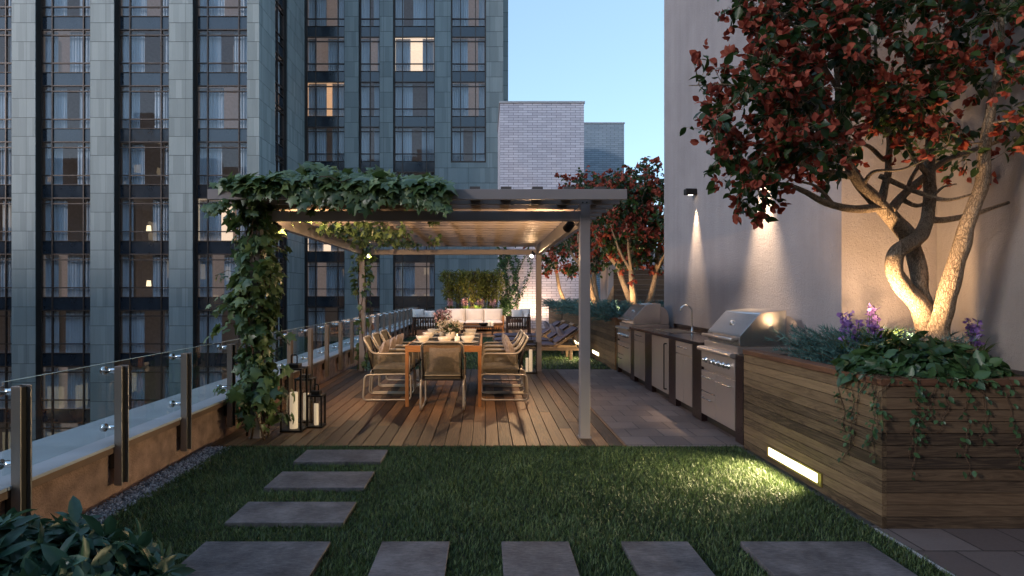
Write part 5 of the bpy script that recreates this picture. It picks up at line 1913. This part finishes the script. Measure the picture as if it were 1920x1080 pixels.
wall_vine('leafy creeper strands climbing the white brick wall right of the bamboo', [([(937, 592), (940, 560), (934, 520), (938, 490), (936, 462)], 2.2), ([(948, 592), (952, 545), (944, 510), (950, 480), (943, 450)], 1.9), ([(956, 596), (958, 560), (968, 530), (960, 500), (955, 475)], 1.7), ([(944, 570), (955, 540), (948, 505), (953, 470)], 1.2), ([(962, 590), (968, 560), (962, 530), (972, 500), (966, 478)], 1.2),
                                                          ([(940, 596), (945, 575), (952, 560)], 2.5)])
wall_vine('thin creeper strand curving up the bare brick, apart from the thick ones', [([(968, 592), (972, 562), (978, 548), (990, 520), (995, 495), (988, 470)], .55), ([(972, 560), (970, 520), (978, 495), (988, 478)], .35)])
# ------------------------------------------------------------------ light
W = bpy.data.worlds.new('World')
scene.world = W
W.use_nodes = True
wt = W.node_tree
wt.nodes.clear()
SUN_EL, SUN_ROT = R(15.0), R(240)
sky = wt.nodes.new('ShaderNodeTexSky')
sky.sky_type = 'NISHITA'
sky.sun_disc = False
sky.sun_elevation = SUN_EL
sky.sun_rotation = SUN_ROT
sky.air_density = 1.0
sky.dust_density = .3
sky.ozone_density = 6.2
bg = wt.nodes.new('ShaderNodeBackground')
bg.inputs[1].default_value = .122
wo = wt.nodes.new('ShaderNodeOutputWorld')
gm = wt.nodes.new('ShaderNodeGamma')                           # flatter dusk gradient
gm.inputs[1].default_value = .5
wt.links.new(sky.outputs[0], gm.inputs[0])
wt.links.new(gm.outputs[0], bg.inputs[0])
wt.links.new(bg.outputs[0], wo.inputs[0])


def light(name, typ, loc, energy, colr, aim=None, **kw):
    d = bpy.data.lights.new(name, typ)
    d.energy = energy
    d.color = colr
    for k, v in kw.items():
        setattr(d, k, v)
    o = bpy.data.objects.new(name, d)
    col.objects.link(o)
    o.location = loc
    if aim is not None:
        o.rotation_euler = (Vector(aim) - Vector(loc)).to_track_quat('-Z', 'Y').to_euler()
    return o


# sun low behind the camera's left shoulder, already weak and veiled
sd = Vector((math.sin(SUN_ROT) * math.cos(SUN_EL), math.cos(SUN_ROT) * math.cos(SUN_EL), math.sin(SUN_EL)))
light('sun', 'SUN', (0, 0, 30), .80, (1.0, .92, .90), aim=Vector((0, 0, 30)) - sd, angle=R(14))
WARM = (1.0, .62, .32)
for i, (p, d) in enumerate(SPOTS):
    light('pergola_spot', 'SPOT', p, (46, 46, 48, 50)[i], WARM, aim=(p + d) if i < 2 else Vector((-.7, 8.8, 1.75)), spot_size=R(104 if i < 2 else 138), spot_blend=.9, shadow_soft_size=.035)
for y in (8.9, 6.73):
    light('wall_light_lamp', 'SPOT', (3.112, y, 2.94), 62 if y > 8 else 130, (1, .72, .45), aim=(3.125, y, 0), spot_size=R(46 if y > 8 else 58), spot_blend=1.0, shadow_soft_size=.03)
# uplights at the trees
light('tree_uplight', 'SPOT', (2.84, 4.30, 1.26), 24, WARM, aim=(3.40, 4.45, 1.9), spot_size=R(135), spot_blend=.8, shadow_soft_size=.03)
light('tree_uplight', 'SPOT', (3.34, 4.66, 1.06), 13, WARM, aim=(3.3, 5.4, 1.9), spot_size=R(150), spot_blend=.9, shadow_soft_size=.03)  # second lamp, added to spread more warm light over the wall
light('tree_uplight', 'SPOT', (2.85, 13.0, 1.05), 34, WARM, aim=(3.5, 13.6, 2.6), spot_size=R(110), spot_blend=.8, shadow_soft_size=.04)
light('tree_uplight', 'SPOT', (2.75, 16.0, 1.05), 34, WARM, aim=(3.3, 16.6, 2.6), spot_size=R(110), spot_blend=.8, shadow_soft_size=.04)
light('tree_uplight', 'SPOT', (2.6, 20.0, 1.08), 34, WARM, aim=(3.1, 20.8, 2.6), spot_size=R(110), spot_blend=.8, shadow_soft_size=.04)
# uplights in the flower planter and by the brick wall
for x, y in ((.95, 23.75), (1.6, 23.75), (2.3, 23.75)):
    light('wall_uplight', 'SPOT', (x, y, .12), 36, (1, .64, .40), aim=(x + .1, 24.62, 2.2), spot_size=R(120), spot_blend=.9, shadow_soft_size=.04)
light('planter_uplight', 'SPOT', (-.5, 23.45, .66), 34, WARM, aim=(-.5, 24.2, 2.0), spot_size=R(140), spot_blend=.9, shadow_soft_size=.04)
light('seating_fill', 'SPOT', (-.4, 20.6, 2.9), 85, WARM, aim=(-.4, 21.8, .3), spot_size=R(110), spot_blend=.9, shadow_soft_size=.05)  # unseen overhead fill, added to brighten the sofa corner
# strip lights throw their light down on the grass
for (y, L, e) in ((4.65, .75, 5.2), (12.92, .78, 3.2), (15.65, .8, 3.2)):
    o = light('strip_light_lamp', 'AREA', (2.42, y, .125 if y < 6 else .17), e, (1, .80, .46), shape='RECTANGLE', size=L, size_y=.05, spread=R(95))
    o.rotation_euler = (0, R(62), 0) if False else Vector((-1, 0, -.17)).to_track_quat('-Z', 'Y').to_euler()

# ------------------------------------------------------------------ camera and render
cam = bpy.data.cameras.new('camera')
cam.sensor_width = 36.0
cam.lens = 36.0 * F / 1920.0
cam.shift_x = (960 - VX) / 1920.0
cam.shift_y = (VY - 540) / 1920.0
cam.clip_start, cam.clip_end = .05, 3000
co = bpy.data.objects.new('camera', cam)
col.objects.link(co)
co.location = (0, 0, EYE)
co.rotation_euler = (R(90), 0, 0)
scene.camera = co
scene.view_settings.view_transform = 'Standard'
scene.view_settings.look = 'None'
scene.view_settings.exposure = 2.42
scene.view_settings.gamma = 1.0
cy = scene.cycles
cy.use_denoising = True
cy.max_bounces = 7
cy.diffuse_bounces = 3
cy.glossy_bounces = 4
cy.transmission_bounces = 4
cy.transparent_max_bounces = 16
cy.caustics_reflective = cy.caustics_refractive = False
cy.sample_clamp_indirect = 4.0
cy.use_adaptive_sampling = True
cy.adaptive_threshold = .02
